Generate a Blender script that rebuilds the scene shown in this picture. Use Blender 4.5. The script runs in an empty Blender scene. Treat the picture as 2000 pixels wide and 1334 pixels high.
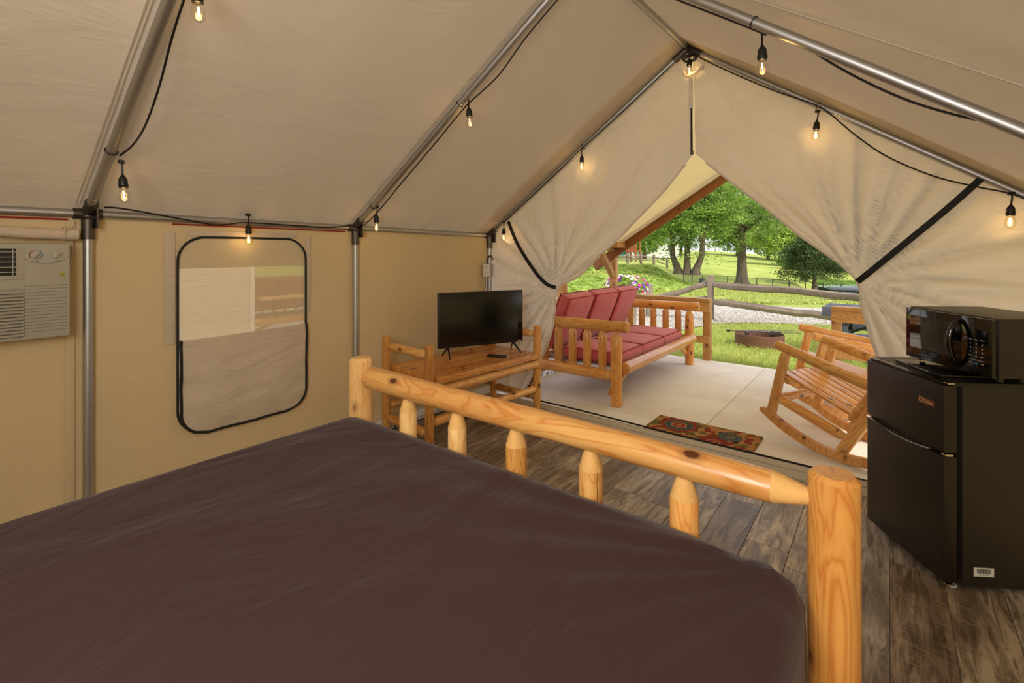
import bpy, bmesh, math, random
import numpy as np
from mathutils import Vector, Matrix, noise
random.seed(7); rng = np.random.default_rng(7)
PI = math.pi
SC = bpy.context.scene
COL = SC.collection
# ------------------------------------------------------------------ camera, world, lights, exposure
F, HV, H = 944.4, 488.0, 1.39
YAW = math.atan(735.0 / F); SN, CS = math.sin(YAW), math.cos(YAW)
cam = bpy.data.cameras.new('camera'); cam.lens = 17.0; cam.sensor_width = 36.0
cam.shift_y = -(667.0 - HV) / 2000.0; cam.clip_start = 0.02; cam.clip_end = 600
co = bpy.data.objects.new('camera', cam); COL.objects.link(co)
co.location = (0, 0, H); co.rotation_euler = (PI / 2, 0, YAW)
SC.camera = co
w = bpy.data.worlds.new('sky'); SC.world = w; w.use_nodes = True
nt = w.node_tree; bg = nt.nodes['Background']
sky = nt.nodes.new('ShaderNodeTexSky'); sky.sky_type = 'NISHITA'; sky.sun_disc = False
sky.sun_elevation = math.radians(50); sky.sun_rotation = math.radians(80); sky.dust_density = 3.5; sky.ozone_density = 0.6; sky.air_density = 1.0
hz = nt.nodes.new('ShaderNodeMix'); hz.data_type = 'RGBA'; hz.inputs[0].default_value = 0.75
hz.inputs[7].default_value = (5.6, 5.7, 6.1, 1)      # thin bright overcast over the whole sky
nt.links.new(sky.outputs[0], hz.inputs[6]); nt.links.new(hz.outputs[2], bg.inputs[0]); bg.inputs[1].default_value = 0.29
sd = bpy.data.lights.new('sun', 'SUN'); sd.energy = 3.9; sd.angle = 0.03; sd.color = (1, 0.94, 0.82)
so = bpy.data.objects.new('sun', sd); COL.objects.link(so); so.location = (20, 4, 30)
so.rotation_euler = Vector((0.92, -0.42, 1.0)).to_track_quat('Z', 'Y').to_euler()
def area_light(name, loc, to, size, power, color):
    l = bpy.data.lights.new(name, 'AREA'); l.shape = 'DISK'; l.size = size; l.energy = power; l.color = color
    o = bpy.data.objects.new(name, l); COL.objects.link(o); o.location = loc
    o.rotation_euler = (Vector(loc) - Vector(to)).to_track_quat('Z', 'Y').to_euler(); return o
area_light('bounce_flash_lamp', (-0.20, -0.75, 1.9), (-0.9, 3.2, 1.40), 1.3, 60, (1.0, 0.965, 0.92))
VS = SC.view_settings
VS.view_transform = 'Standard'; VS.look = 'None'; VS.exposure = 0.0; VS.gamma = 1.0; VS.use_curve_mapping = False

# ------------------------------------------------------------------ projection helpers (a known plane turns a measured direction into a place)
def ray(u, v):
    r = (u - 1000.0) / F; return (-SN + r * CS, CS + r * SN, (HV - v) / F)
def aY(u, v, Y):
    a = ray(u, v); t = Y / a[1]; return Vector((a[0] * t, Y, H + a[2] * t))
def aX(u, v, X):
    a = ray(u, v); t = X / a[0]; return Vector((X, a[1] * t, H + a[2] * t))
def aZ(u, v, Z):
    a = ray(u, v); t = (Z - H) / a[2]; return Vector((a[0] * t, a[1] * t, Z))
def rt(u, t, z=0.0):
    a = ray(u, HV); return Vector((a[0] * t, a[1] * t, z))

# ------------------------------------------------------------------ materials
def srgb(r, g, b):
    f = lambda c: (c / 255 / 12.92) if c / 255 <= 0.04045 else ((c / 255 + 0.055) / 1.055) ** 2.4
    return (f(r), f(g), f(b), 1)
class NT:
    def __init__(s, name):
        s.m = bpy.data.materials.new(name); s.m.use_nodes = True; s.t = s.m.node_tree
        s.b = s.t.nodes['Principled BSDF']; s.out = s.t.nodes['Material Output']
    def n(s, typ, **kw):
        nd = s.t.nodes.new(typ)
        for k, v in kw.items(): setattr(nd, k, v)
        return nd
    def l(s, a, b): s.t.links.new(a, b)
    def coord(s, scale=(1, 1, 1), kind='Object', rnd=True):
        tc = s.n('ShaderNodeTexCoord'); mp = s.n('ShaderNodeMapping'); mp.inputs['Scale'].default_value = scale
        s.l(tc.outputs[kind], mp.inputs[0])
        if rnd:
            oi = s.n('ShaderNodeObjectInfo'); ml = s.n('ShaderNodeMath', operation='MULTIPLY'); ml.inputs[1].default_value = 37.0
            s.l(oi.outputs['Random'], ml.inputs[0]); s.l(ml.outputs[0], mp.inputs['Location'])
        return mp.outputs[0]
    def noise(s, vec, sc=5, det=4, rough=0.55, dist=0.0):
        nd = s.n('ShaderNodeTexNoise'); nd.inputs['Scale'].default_value = sc; nd.inputs['Detail'].default_value = det
        nd.inputs['Roughness'].default_value = rough; nd.inputs['Distortion'].default_value = dist; s.l(vec, nd.inputs['Vector']); return nd.outputs['Fac']
    def ramp(s, fac, pts):
        r = s.n('ShaderNodeValToRGB'); e = r.color_ramp.elements
        e[0].position, e[0].color = pts[0]; e[1].position, e[1].color = pts[-1]
        for p, c in pts[1:-1]:
            q = e.new(p); q.color = c
        s.l(fac, r.inputs[0]); return r.outputs[0]
    def mix(s, fac, a, b, mode='MIX'):
        m = s.n('ShaderNodeMix', data_type='RGBA', blend_type=mode)
        for sock, v in ((m.inputs[0], fac), (m.inputs[6], a), (m.inputs[7], b)):
            if hasattr(v, 'is_linked') or hasattr(v, 'links'): s.l(v, sock)
            else: sock.default_value = v
        return m.outputs[2]
    def math(s, op, a, b=0.0, c=0.0):
        m = s.n('ShaderNodeMath', operation=op)
        for i, v in enumerate((a, b, c)):
            if hasattr(v, 'links'): s.l(v, m.inputs[i])
            else: m.inputs[i].default_value = v
        return m.outputs[0]
    def bump(s, h, st=0.3, dist=0.01):
        b = s.n('ShaderNodeBump'); b.inputs['Strength'].default_value = st; b.inputs['Distance'].default_value = dist
        s.l(h, b.inputs['Height']); s.l(b.outputs[0], s.b.inputs['Normal']); return b.outputs[0]
    def set(s, **kw):
        for k, v in kw.items():
            k = k.replace('_', ' ')
            if hasattr(v, 'links'): s.l(v, s.b.inputs[k])
            else: s.b.inputs[k].default_value = v
def plain(name, col, rough=0.5, metal=0.0, nz=0.0, spec=0.5, var=0.06):
    t = NT(name); v = t.coord()
    c = t.mix(t.noise(v, 9, 4), tuple(x * (1 - var) for x in col[:3]) + (1,), tuple(min(1, x * (1 + var)) for x in col[:3]) + (1,))
    t.set(Base_Color=c, Roughness=rough, Metallic=metal, Specular_IOR_Level=spec)
    if nz: t.bump(t.noise(v, 260, 2), nz, 0.002)
    return t.m
def log_wood(name, light, dark, rough=0.32, knot=True, coat=0.3, axis=2):
    t = NT(name)
    k = [1, 1, 1]; k[axis] = 0.19
    v = t.coord(tuple(k))
    n1 = t.noise(v, 8.0, 3, 0.5, 0.9)
    wv = t.math('FRACT', t.math('MULTIPLY', n1, 14.0))
    tri = t.math('ABSOLUTE', t.math('SUBTRACT', wv, 0.5))
    g = t.ramp(tri, [(0.0, (1, 1, 1, 1)), (0.16, (0.35, 0.35, 0.35, 1)), (0.5, (0, 0, 0, 1))])
    fine = t.noise(v, 60, 3)
    base = t.mix(fine, light, tuple(x * 0.86 for x in light[:3]) + (1,))
    c = t.mix(t.math('MULTIPLY', g, 0.75), base, dark)
    big = t.noise(t.coord((1, 1, 0.5)), 3, 2)
    c = t.mix(t.ramp(big, [(0.4, (0, 0, 0, 1)), (0.7, (0.45, 0.45, 0.45, 1))]), c, dark)
    oi = t.n('ShaderNodeObjectInfo')
    hs = t.n('ShaderNodeHueSaturation'); t.l(c, hs.inputs['Color'])
    t.l(t.math('ADD', t.math('MULTIPLY', oi.outputs['Random'], 0.28), 0.86), hs.inputs['Value']); c = hs.outputs[0]
    if knot:
        kk = [1, 1, 1]; kk[axis] = 0.6
        vo = t.n('ShaderNodeTexVoronoi'); vo.inputs['Scale'].default_value = 8.5; t.l(t.coord(tuple(kk)), vo.inputs['Vector'])
        kf = t.ramp(vo.outputs['Distance'], [(0.0, (1, 1, 1, 1)), (0.075, (1, 1, 1, 1)), (0.115, (0.35, 0.35, 0.35, 1)), (0.22, (0, 0, 0, 1))])
        c = t.mix(kf, c, srgb(84, 40, 14))
    crk = t.n('ShaderNodeSeparateXYZ')
    if axis == 2 and coat:
        t.l(t.coord((1, 1, 1), rnd=False), crk.inputs[0]); wob = t.math('MULTIPLY', t.math('SUBTRACT', t.noise(t.coord((1, 1, 1)), 14, 3), 0.5), 0.016)
        near = t.math('LESS_THAN', t.math('ABSOLUTE', t.math('ADD', crk.outputs[0], wob)), 0.0009)
        part_ = t.math('GREATER_THAN', t.noise(t.coord((.3, .3, 1)), 2.5, 1), 0.5)
        c = t.mix(t.math('MULTIPLY', t.math('MULTIPLY', near, part_), t.math('GREATER_THAN', crk.outputs[1], 0.0)), c, srgb(70, 36, 14))
    t.set(Base_Color=c, Roughness=rough, Coat_Weight=coat, Coat_Roughness=0.25)
    t.bump(t.math('ADD', fine, t.math('MULTIPLY', g, 0.4)), 0.12, 0.002)
    return t.m
def canvas(name, col, trans=0.22, wr=0.35, warm=(1.0, 0.9, 0.68), weave=0.18):
    t = NT(name); v = t.coord(rnd=False)
    mot = t.noise(v, 2.2, 4, 0.55)
    c = t.mix(mot, tuple(x * 0.93 for x in col[:3]) + (1,), tuple(min(1, x * 1.05) for x in col[:3]) + (1,))
    st = t.noise(v, 11, 5, 0.7)
    c = t.mix(t.ramp(st, [(0.68, (0, 0, 0, 1)), (0.85, (0.25, 0.25, 0.25, 1))]), c, tuple(x * 0.72 for x in col[:3]) + (1,))
    cre = t.noise(t.coord((1.0, 0.5, 2.0), rnd=False), 3.5, 5, 0.55, 1.4)
    wv = t.noise(v, 420, 2)
    h = t.math('ADD', t.math('MULTIPLY', cre, 1.0), t.math('MULTIPLY', wv, weave * 0.14))
    nrm = t.bump(h, wr, 0.045)
    t.set(Base_Color=c, Roughness=0.82, Specular_IOR_Level=0.18)
    tr = t.n('ShaderNodeBsdfTranslucent'); t.l(t.mix(1.0, c, warm + (1,), 'MULTIPLY'), tr.inputs[0]); t.l(nrm, tr.inputs['Normal'])
    mx = t.n('ShaderNodeMixShader'); mx.inputs[0].default_value = trans
    t.l(t.b.outputs[0], mx.inputs[1]); t.l(tr.outputs[0], mx.inputs[2]); t.l(mx.outputs[0], t.out.inputs[0])
    return t.m
M = {}
M['log'] = log_wood('varnished_log', srgb(238, 184, 108), srgb(196, 116, 42))
M['log_pale'] = log_wood('pale_log', srgb(240, 200, 134), srgb(208, 142, 70))
M['log_orange'] = log_wood('orange_log', srgb(232, 172, 90), srgb(186, 106, 36))
M['log_rough'] = plain('rough_cut_wood', srgb(226, 176, 104), 0.8, 0, 1.0, var=0.22)
M['top_wood'] = log_wood('table_plank_wood', srgb(226, 160, 84), srgb(170, 92, 28), rough=0.28, axis=1)
M['timber'] = log_wood('porch_timber', srgb(208, 162, 98), srgb(158, 108, 54), rough=0.6, coat=0.0, axis=2)
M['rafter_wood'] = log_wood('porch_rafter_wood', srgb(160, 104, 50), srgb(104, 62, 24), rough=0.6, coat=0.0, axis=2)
M['grey_wood'] = log_wood('weathered_grey_wood', srgb(158, 140, 122), srgb(92, 78, 66), rough=0.9, coat=0.0, knot=False)
M['steel'] = plain('galvanised_steel', srgb(186, 186, 186), 0.46, 1.0, 0.15)
M['cast'] = plain('dark_cast_metal', srgb(92, 86, 80), 0.42, 0.9, 0.4)
M['canvas_roof'] = canvas('roof_canvas', srgb(206, 192, 174), 0.08, 0.30, (1.0, 0.92, 0.76))
M['canvas_wall'] = canvas('wall_canvas', srgb(222, 202, 160), 0.19, 0.10, (1.0, 0.88, 0.55))
M['canvas_flap'] = canvas('door_canvas', srgb(238, 230, 218), 0.30, 0.6, (1, 0.96, 0.90))
M['canvas_tan'] = canvas('window_cover_canvas', srgb(210, 192, 168), 0.10, 0.35)
M['canvas_porch'] = canvas('porch_canvas', srgb(222, 206, 166), 0.36, 0.12, (1, 0.9, 0.68))
M['black'] = plain('black_plastic', srgb(16, 15, 15), 0.42, 0, 0.1)
M['blackmat'] = plain('black_webbing', srgb(24, 22, 22), 0.8, 0, 0.6)
M['gloss'] = plain('gloss_black', srgb(9, 8, 8), 0.06, 0, 0, 0.7)
M['fridge'] = plain('textured_black_enamel', srgb(24, 20, 18), 0.36, 0, 0.5, 0.55)
M['fridge_side'] = plain('black_enamel_side', srgb(40, 35, 28), 0.42, 0, 0.3, 0.5)
M['chrome'] = plain('chrome', srgb(225, 222, 218), 0.12, 1.0)
M['screen'] = plain('tv_screen', srgb(7, 7, 7), 0.20, 0, 0, 0.55)
M['ac'] = plain('ac_plastic', srgb(168, 162, 144), 0.55, 0, 0.1)
M['ac_dark'] = plain('ac_recess', srgb(30, 28, 26), 0.6)
M['white'] = plain('white_paint', srgb(228, 226, 220), 0.45)
M['red'] = plain('red_edging', srgb(150, 34, 26), 0.7)
M['print'] = plain('pale_print', srgb(205, 205, 210), 0.5)
M['gold'] = plain('bronze_print', srgb(214, 160, 110), 0.4, 0.3)
M['plate'] = plain('badge_plate', srgb(104, 72, 50), 0.35, 0.4)
M['blue'] = plain('blue_print', srgb(40, 130, 180), 0.5)
M['yellow'] = plain('yellow_green_emblem', srgb(170, 160, 40), 0.5)
M['rust'] = plain('rusty_steel', srgb(112, 76, 58), 0.85, 0.1, 1.0, var=0.25)
M['stone'] = plain('grey_stone', srgb(160, 152, 140), 0.9, 0, 0.6, var=0.2)
M['table_grey'] = plain('dark_grey_plastic_board', srgb(92, 96, 108), 0.45, 0, 0.2)
M['table_leg'] = plain('dark_green_steel', srgb(56, 60, 56), 0.5, 0.2)
M['teal'] = plain('teal_plastic', srgb(24, 128, 130), 0.35)
M['cedar'] = plain('cedar_boards', srgb(158, 88, 52), 0.8, 0, 0.5, var=0.2)
M['house'] = plain('pale_siding', srgb(206, 204, 196), 0.8)
M['roofing'] = plain('grey_shingle', srgb(120, 116, 112), 0.9)
M['glass_dark'] = plain('dark_window_glass', srgb(50, 60, 70), 0.1)
M['bark'] = plain('tree_bark', srgb(96, 82, 66), 0.95, 0, 1.0, var=0.3)
M['fence_dark'] = plain('dark_fence_metal', srgb(48, 56, 54), 0.6, 0.2)
M['filament'] = NT('filament').m
def emis(name, col, st):
    t = NT(name); e = t.n('ShaderNodeEmission'); e.inputs[0].default_value = col; e.inputs[1].default_value = st
    t.l(e.outputs[0], t.out.inputs[0]); return t.m
M['filament'] = emis('glowing_filament', (1, 0.62, 0.16, 1), 34)
M['led'] = emis('blue_led', (0.2, 0.6, 1, 1), 1.2)
def bulb_glass():
    t = NT('clear_bulb_glass'); tr = t.n('ShaderNodeBsdfTransparent'); tr.inputs[0].default_value = (1, 0.97, 0.9, 1)
    gl = t.n('ShaderNodeBsdfGlossy'); gl.inputs['Roughness'].default_value = 0.03
    lw = t.n('ShaderNodeLayerWeight'); lw.inputs[0].default_value = 0.35
    mx = t.n('ShaderNodeMixShader'); t.l(t.math('MULTIPLY', lw.outputs['Facing'], 0.55), mx.inputs[0])
    t.l(tr.outputs[0], mx.inputs[1]); t.l(gl.outputs[0], mx.inputs[2]); t.l(mx.outputs[0], t.out.inputs[0]); return t.m
M['glass'] = bulb_glass()
def screen_mesh():
    t = NT('insect_screen'); tr = t.n('ShaderNodeBsdfTransparent'); tr.inputs[0].default_value = (0.80, 0.74, 0.62, 1)
    t.set(Base_Color=srgb(214, 196, 160), Roughness=0.8); v = t.coord(rnd=False)
    t.bump(t.noise(v, 300, 2), 0.2, 0.002)
    mx = t.n('ShaderNodeMixShader'); mx.inputs[0].default_value = 0.19
    t.l(t.b.outputs[0], mx.inputs[1]); t.l(tr.outputs[0], mx.inputs[2]); t.l(mx.outputs[0], t.out.inputs[0]); return t.m
M['screen_mesh'] = screen_mesh()
def chain_mat():
    t = NT('chain_link_wire'); tr = t.n('ShaderNodeBsdfTransparent'); t.set(Base_Color=srgb(50, 58, 54))
    mx = t.n('ShaderNodeMixShader'); mx.inputs[0].default_value = 0.80
    t.l(t.b.outputs[0], mx.inputs[1]); t.l(tr.outputs[0], mx.inputs[2]); t.l(mx.outputs[0], t.out.inputs[0]); return t.m
M['chain'] = chain_mat()
def sheet_mat():
    t = NT('brown_sheet'); v = t.coord(rnd=False)
    n1 = t.noise(v, 1.6, 4, 0.5, 0.8)
    c = t.mix(n1, srgb(56, 36, 38), srgb(66, 44, 44))
    t.set(Base_Color=c, Roughness=0.75, Sheen_Weight=0.12, Sheen_Roughness=0.4, Specular_IOR_Level=0.2)
    fold = t.noise(t.coord((1.0, 0.45, 1.0), rnd=False), 3.2, 4, 0.5, 1.8)
    t.bump(t.math('ADD', fold, t.math('MULTIPLY', t.noise(v, 500, 2), 0.015)), 0.35, 0.05); return t.m
M['sheet'] = sheet_mat()
def cushion_mat(name, a, b):
    t = NT(name); v = t.coord(); c = t.mix(t.noise(v, 12, 5, 0.7), a, b)
    t.set(Base_Color=c, Roughness=0.85, Sheen_Weight=0.3)
    t.bump(t.math('ADD', t.noise(v, 7, 4, 0.6, 1.5), t.math('MULTIPLY', t.noise(v, 500, 1), 0.05)), 0.5, 0.02); return t.m
M['cushion'] = cushion_mat('red_cushion', srgb(184, 78, 82), srgb(204, 98, 98))
M['piping'] = plain('dark_red_piping', srgb(136, 42, 48), 0.8)
def plank_mat():
    t = NT('vinyl_plank'); v = t.coord((1, 0.12, 1)); oi = t.n('ShaderNodeObjectInfo')
    g = t.noise(v, 34, 6, 0.65, 1.0); g2 = t.noise(t.coord((1, 0.3, 1)), 6, 4, 0.6, 0.5)
    a = t.ramp(oi.outputs['Random'], [(0.0, srgb(144, 126, 108)), (0.3, srgb(196, 178, 154)), (0.55, srgb(176, 168, 158)), (0.8, srgb(226, 204, 170)), (1.0, srgb(150, 138, 126))])
    c = t.mix(t.ramp(g, [(0.36, (1, 1, 1, 1)), (0.60, (0, 0, 0, 1))]), a, t.mix(1.0, a, srgb(132, 120, 108), 'MULTIPLY'))
    c = t.mix(t.ramp(g2, [(0.45, (0, 0, 0, 1)), (0.62, (0.7, 0.7, 0.7, 1))]), c, srgb(78, 62, 48))
    saw = t.noise(t.coord((0.25, 6, 1)), 28, 2)
    c = t.mix(t.math('MULTIPLY', t.ramp(saw, [(0.5, (0, 0, 0, 1)), (0.75, (1, 1, 1, 1))]), 0.35), c, srgb(180, 160, 132))
    t.set(Base_Color=c, Roughness=0.42); t.bump(g, 0.12, 0.002); return t.m
M['plank'] = plank_mat()
def concrete_mat():
    t = NT('broom_finished_concrete'); v = t.coord((0.4, 6, 1), rnd=False)
    br = t.noise(v, 14, 5, 0.7); bl = t.noise(t.coord(rnd=False), 1.8, 5, 0.6)
    c = t.mix(br, srgb(218, 212, 200), srgb(240, 234, 222)); c = t.mix(t.ramp(bl, [(0.4, (0, 0, 0, 1)), (0.8, (0.5, 0.5, 0.5, 1))]), c, srgb(186, 172, 152))
    t.set(Base_Color=c, Roughness=0.85); t.bump(br, 0.35, 0.003); return t.m
M['concrete'] = concrete_mat()
def grass_mat():
    t = NT('lawn_grass'); v = t.coord(rnd=False); n1 = t.noise(v, 0.35, 4, 0.6); n2 = t.noise(v, 22, 5, 0.75)
    c = t.ramp(n1, [(0.3, srgb(140, 156, 72)), (0.5, srgb(166, 178, 88)), (0.72, srgb(194, 190, 118))])
    c = t.mix(t.ramp(n2, [(0.3, (0, 0, 0, 1)), (0.7, (0.75, 0.75, 0.75, 1))]), c, srgb(120, 134, 62))
    t.set(Base_Color=c, Roughness=0.95, Specular_IOR_Level=0.1); t.bump(n2, 0.8, 0.04); return t.m
M['grass'] = grass_mat()
def blade_mat():
    t = NT('grass_blades'); v = t.coord(rnd=False)
    c = t.ramp(t.noise(v, 9, 3), [(0.3, srgb(144, 160, 68)), (0.55, srgb(180, 188, 96)), (0.75, srgb(210, 200, 138))])
    t.set(Base_Color=c, Roughness=0.7); tr = t.n('ShaderNodeBsdfTranslucent'); t.l(c, tr.inputs[0])
    mx = t.n('ShaderNodeMixShader'); mx.inputs[0].default_value = 0.4
    t.l(t.b.outputs[0], mx.inputs[1]); t.l(tr.outputs[0], mx.inputs[2]); t.l(mx.outputs[0], t.out.inputs[0]); return t.m
M['blade'] = blade_mat()
def gravel_mat():
    t = NT('crushed_gravel'); v = t.coord(rnd=False)
    vo = t.n('ShaderNodeTexVoronoi'); vo.inputs['Scale'].default_value = 22; t.l(v, vo.inputs['Vector'])
    c = t.mix(vo.outputs['Color'], srgb(150, 142, 132), srgb(216, 208, 198)); c = t.mix(t.ramp(vo.outputs['Distance'], [(0.3, (0, 0, 0, 1)), (0.7, (0.6, 0.6, 0.6, 1))]), c, srgb(96, 88, 78))
    t.set(Base_Color=c, Roughness=0.95); t.bump(t.math('SUBTRACT', 1.0, vo.outputs['Distance']), 0.7, 0.02); return t.m
M['gravel'] = gravel_mat()
def leaf_mat(name, c1, c2, c3, sc=1.4):
    t = NT(name); v = t.coord(rnd=False); c = t.ramp(t.noise(v, sc, 5, 0.7), [(0.3, c1), (0.5, c2), (0.72, c3)])
    t.set(Base_Color=c, Roughness=0.55, Specular_IOR_Level=0.3); tr = t.n('ShaderNodeBsdfTranslucent'); t.l(c, tr.inputs[0])
    mx = t.n('ShaderNodeMixShader'); mx.inputs[0].default_value = 0.42
    t.l(t.b.outputs[0], mx.inputs[1]); t.l(tr.outputs[0], mx.inputs[2]); t.l(mx.outputs[0], t.out.inputs[0]); return t.m
M['leaf'] = leaf_mat('maple_leaves', srgb(66, 100, 36), srgb(124, 158, 62), srgb(196, 212, 116))  # wide dark-to-light range puts crown shade and highlights into the leaf colour
M['leaf2'] = leaf_mat('pale_leaves', srgb(122, 150, 62), srgb(168, 190, 88), srgb(208, 218, 124))
M['leaf_dark'] = leaf_mat('conifer_needles', srgb(50, 66, 40), srgb(78, 96, 54), srgb(120, 138, 80))
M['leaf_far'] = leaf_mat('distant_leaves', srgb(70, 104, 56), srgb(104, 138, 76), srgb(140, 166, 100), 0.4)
def water_mat():
    t = NT('pond_water'); v = t.coord(rnd=False); t.set(Base_Color=srgb(170, 188, 182), Roughness=0.12, Specular_IOR_Level=0.8)
    t.bump(t.noise(v, 5, 3), 0.1, 0.02); return t.m
M['water'] = water_mat()
M['pet_white'] = plain('white_petal', srgb(244, 240, 220), 0.6); M['pet_purple'] = plain('purple_petal', srgb(98, 40, 160), 0.6)
M['pet_pink'] = plain('magenta_petal', srgb(214, 34, 160), 0.6); M['pet_yellow'] = plain('cream_yellow_petal', srgb(232, 222, 130), 0.6)
def attr_mat(name):
    t = NT(name); a = t.n('ShaderNodeAttribute', attribute_name='col'); v = t.coord(rnd=False); f = t.noise(v, 380, 3, 0.8)
    t.set(Base_Color=t.mix(t.math('MULTIPLY', f, 0.55), a.outputs['Color'], srgb(60, 40, 24)), Roughness=0.98, Specular_IOR_Level=0.1)
    t.bump(f, 0.9, 0.006); return t.m
M['coir'] = attr_mat('printed_coir')

# ------------------------------------------------------------------ object helpers
def mesh_obj(name, verts, faces, mat, parent=None, smooth=True, angle=40):
    me = bpy.data.meshes.new(name); me.from_pydata([tuple(v) for v in verts], [], faces); me.update()
    if mat: me.materials.append(mat)
    if smooth:
        me.polygons.foreach_set('use_smooth', [True] * len(me.polygons))
        if angle: me.set_sharp_from_angle(angle=math.radians(angle))
    o = bpy.data.objects.new(name, me); COL.objects.link(o)
    if parent is not None: o.parent = parent
    return o
def np_mesh(name, V, Fc, mat, parent=None, smooth=False):      # V (n,3), Fc (m,k) quads or triangles
    me = bpy.data.meshes.new(name); n, k = Fc.shape
    me.vertices.add(len(V)); me.vertices.foreach_set('co', V.astype(np.float32).ravel())
    me.loops.add(n * k); me.loops.foreach_set('vertex_index', Fc.astype(np.int32).ravel())
    me.polygons.add(n); me.polygons.foreach_set('loop_start', np.arange(0, n * k, k, dtype=np.int32))
    me.polygons.foreach_set('loop_total', np.full(n, k, dtype=np.int32)) if False else None
    me.update(calc_edges=True)
    if smooth: me.polygons.foreach_set('use_smooth', [True] * n)
    me.materials.append(mat); o = bpy.data.objects.new(name, me); COL.objects.link(o)
    if parent is not None: o.parent = parent
    return o
def tag(o, label=None, cat=None, group=None, kind=None):
    if label: o['label'] = label
    if cat: o['category'] = cat
    if group: o['group'] = group
    if kind: o['kind'] = kind
    return o
def thing(name, label, cat, loc=(0, 0, 0), rz=0.0, group=None):
    o = bpy.data.objects.new(name, None); o.empty_display_size = 0.1; COL.objects.link(o)
    o.location = loc; o.rotation_euler = (0, 0, rz); return tag(o, label, cat, group)
def kids(o): return [c for c in bpy.data.objects if c.parent is o]
def copy_tree(o, parent=None):
    c = o.copy(); COL.objects.link(c); c.parent = parent
    for ch in kids(o): copy_tree(ch, c)
    return c
class MB:
    def __init__(s): s.v = []; s.f = []
    def add(s, vs, fs):
        n = len(s.v); s.v += [tuple(x) for x in vs]; s.f += [tuple(i + n for i in f) for f in fs]; return s
    def box(s, c, d, bev=0.0, rot=None):
        bm = bmesh.new(); bmesh.ops.create_cube(bm, size=1.0)
        for q in bm.verts: q.co = Vector((q.co.x * d[0], q.co.y * d[1], q.co.z * d[2]))
        if bev > 0: bmesh.ops.bevel(bm, geom=bm.edges[:], offset=bev, segments=2, profile=0.6, affect='EDGES')
        bm.verts.index_update(); c = Vector(c)
        vs = [((rot @ q.co) if rot else q.co) + c for q in bm.verts]; fs = [[q.index for q in f.verts] for f in bm.faces]
        bm.free(); return s.add(vs, fs)
    def tube(s, pts, r, n=10, cap=True):
        pts = [Vector(p) for p in pts]; rs = r if isinstance(r, (list, tuple)) else [r] * len(pts)
        vs = []; fs = []; up = None
        for i, p in enumerate(pts):
            d = (pts[min(i + 1, len(pts) - 1)] - pts[max(i - 1, 0)]).normalized()
            if up is None: up = Vector((0, 0, 1)) if abs(d.z) < 0.9 else Vector((1, 0, 0))
            x = d.cross(up); x = x.normalized() if x.length > 1e-5 else Vector((1, 0, 0)); y = x.cross(d).normalized(); up = y
            for k in range(n):
                a = 2 * PI * k / n; vs.append(p + (x * math.cos(a) + y * math.sin(a)) * rs[i])
        for i in range(len(pts) - 1):
            for k in range(n):
                a = i * n + k; b = i * n + (k + 1) % n; fs.append((a, b, b + n, a + n))
        if cap: fs.append(tuple(range(n - 1, -1, -1))); fs.append(tuple((len(pts) - 1) * n + k for k in range(n)))
        return s.add(vs, fs)
    def lathe(s, prof, n=16, origin=(0, 0, 0), wob=0.0, seed=0):
        o = Vector(origin); vs = []; fs = []
        for i, (r, z) in enumerate(prof):
            for k in range(n):
                a = 2 * PI * k / n; rr = r
                if wob: rr = r * (1 + wob * noise.noise(Vector((math.cos(a) * 1.3, math.sin(a) * 1.3, z * 2.2 + seed * 7.1))))
                vs.append(o + Vector((rr * math.cos(a), rr * math.sin(a), z)))
        for i in range(len(prof) - 1):
            for k in range(n):
                a = i * n + k; b = i * n + (k + 1) % n; fs.append((a, b, b + n, a + n))
        fs.append(tuple(range(n - 1, -1, -1))); fs.append(tuple((len(prof) - 1) * n + k for k in range(n)))
        return s.add(vs, fs)
    def obj(s, name, mat, parent=None, smooth=True, angle=40): return mesh_obj(name, s.v, s.f, mat, parent, smooth, angle)
_seed = [0]
def log(name, p0, p1, r, mat, parent=None, c0=0.0, c1=0.0, r1=None, tip=0.42, n=20, wob=0.07, bev=0.006):
    """peeled log from p0 to p1 in the parent's space; c0/c1 = length of the hewn cone at each end"""
    p0, p1 = Vector(p0), Vector(p1); L = (p1 - p0).length; r1 = r1 or r; _seed[0] += 1
    R = lambda z: r + (r1 - r) * z / L
    prof = []
    if c0: prof += [(R(0) * tip, 0.0), (R(0) * (tip + 1) / 2, c0 * 0.5), (R(0) * 0.97, c0)]
    else: prof += [(R(0) - bev, 0.0), (R(0), bev)]
    za, zb = c0 or bev, L - (c1 or bev); k = max(2, int((zb - za) / 0.09))
    prof += [(R(za + (zb - za) * i / k), za + (zb - za) * i / k) for i in range(1, k)]
    if c1: prof += [(R(L) * 0.97, L - c1), (R(L) * (tip + 1) / 2, L - c1 * 0.5), (R(L) * tip, L)]
    else: prof += [(R(L), L - bev), (R(L) - bev, L)]
    mb = MB().lathe(prof, n, wob=wob, seed=_seed[0]); o = mb.obj(name, mat, parent, angle=28)
    if c0 or c1:
        o.data.materials.append(M['log_rough'])
        for pl in o.data.polygons:
            z = pl.center[2]
            if (c0 and z < c0 * 0.9) or (c1 and z > L - c1 * 0.9): pl.material_index = 1
    q = (p1 - p0).to_track_quat('Z', 'Y'); sp = Matrix.Rotation(_seed[0] * 1.7, 4, 'Z')
    o.matrix_local = Matrix.Translation(p0) @ q.to_matrix().to_4x4() @ sp; return o
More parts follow.
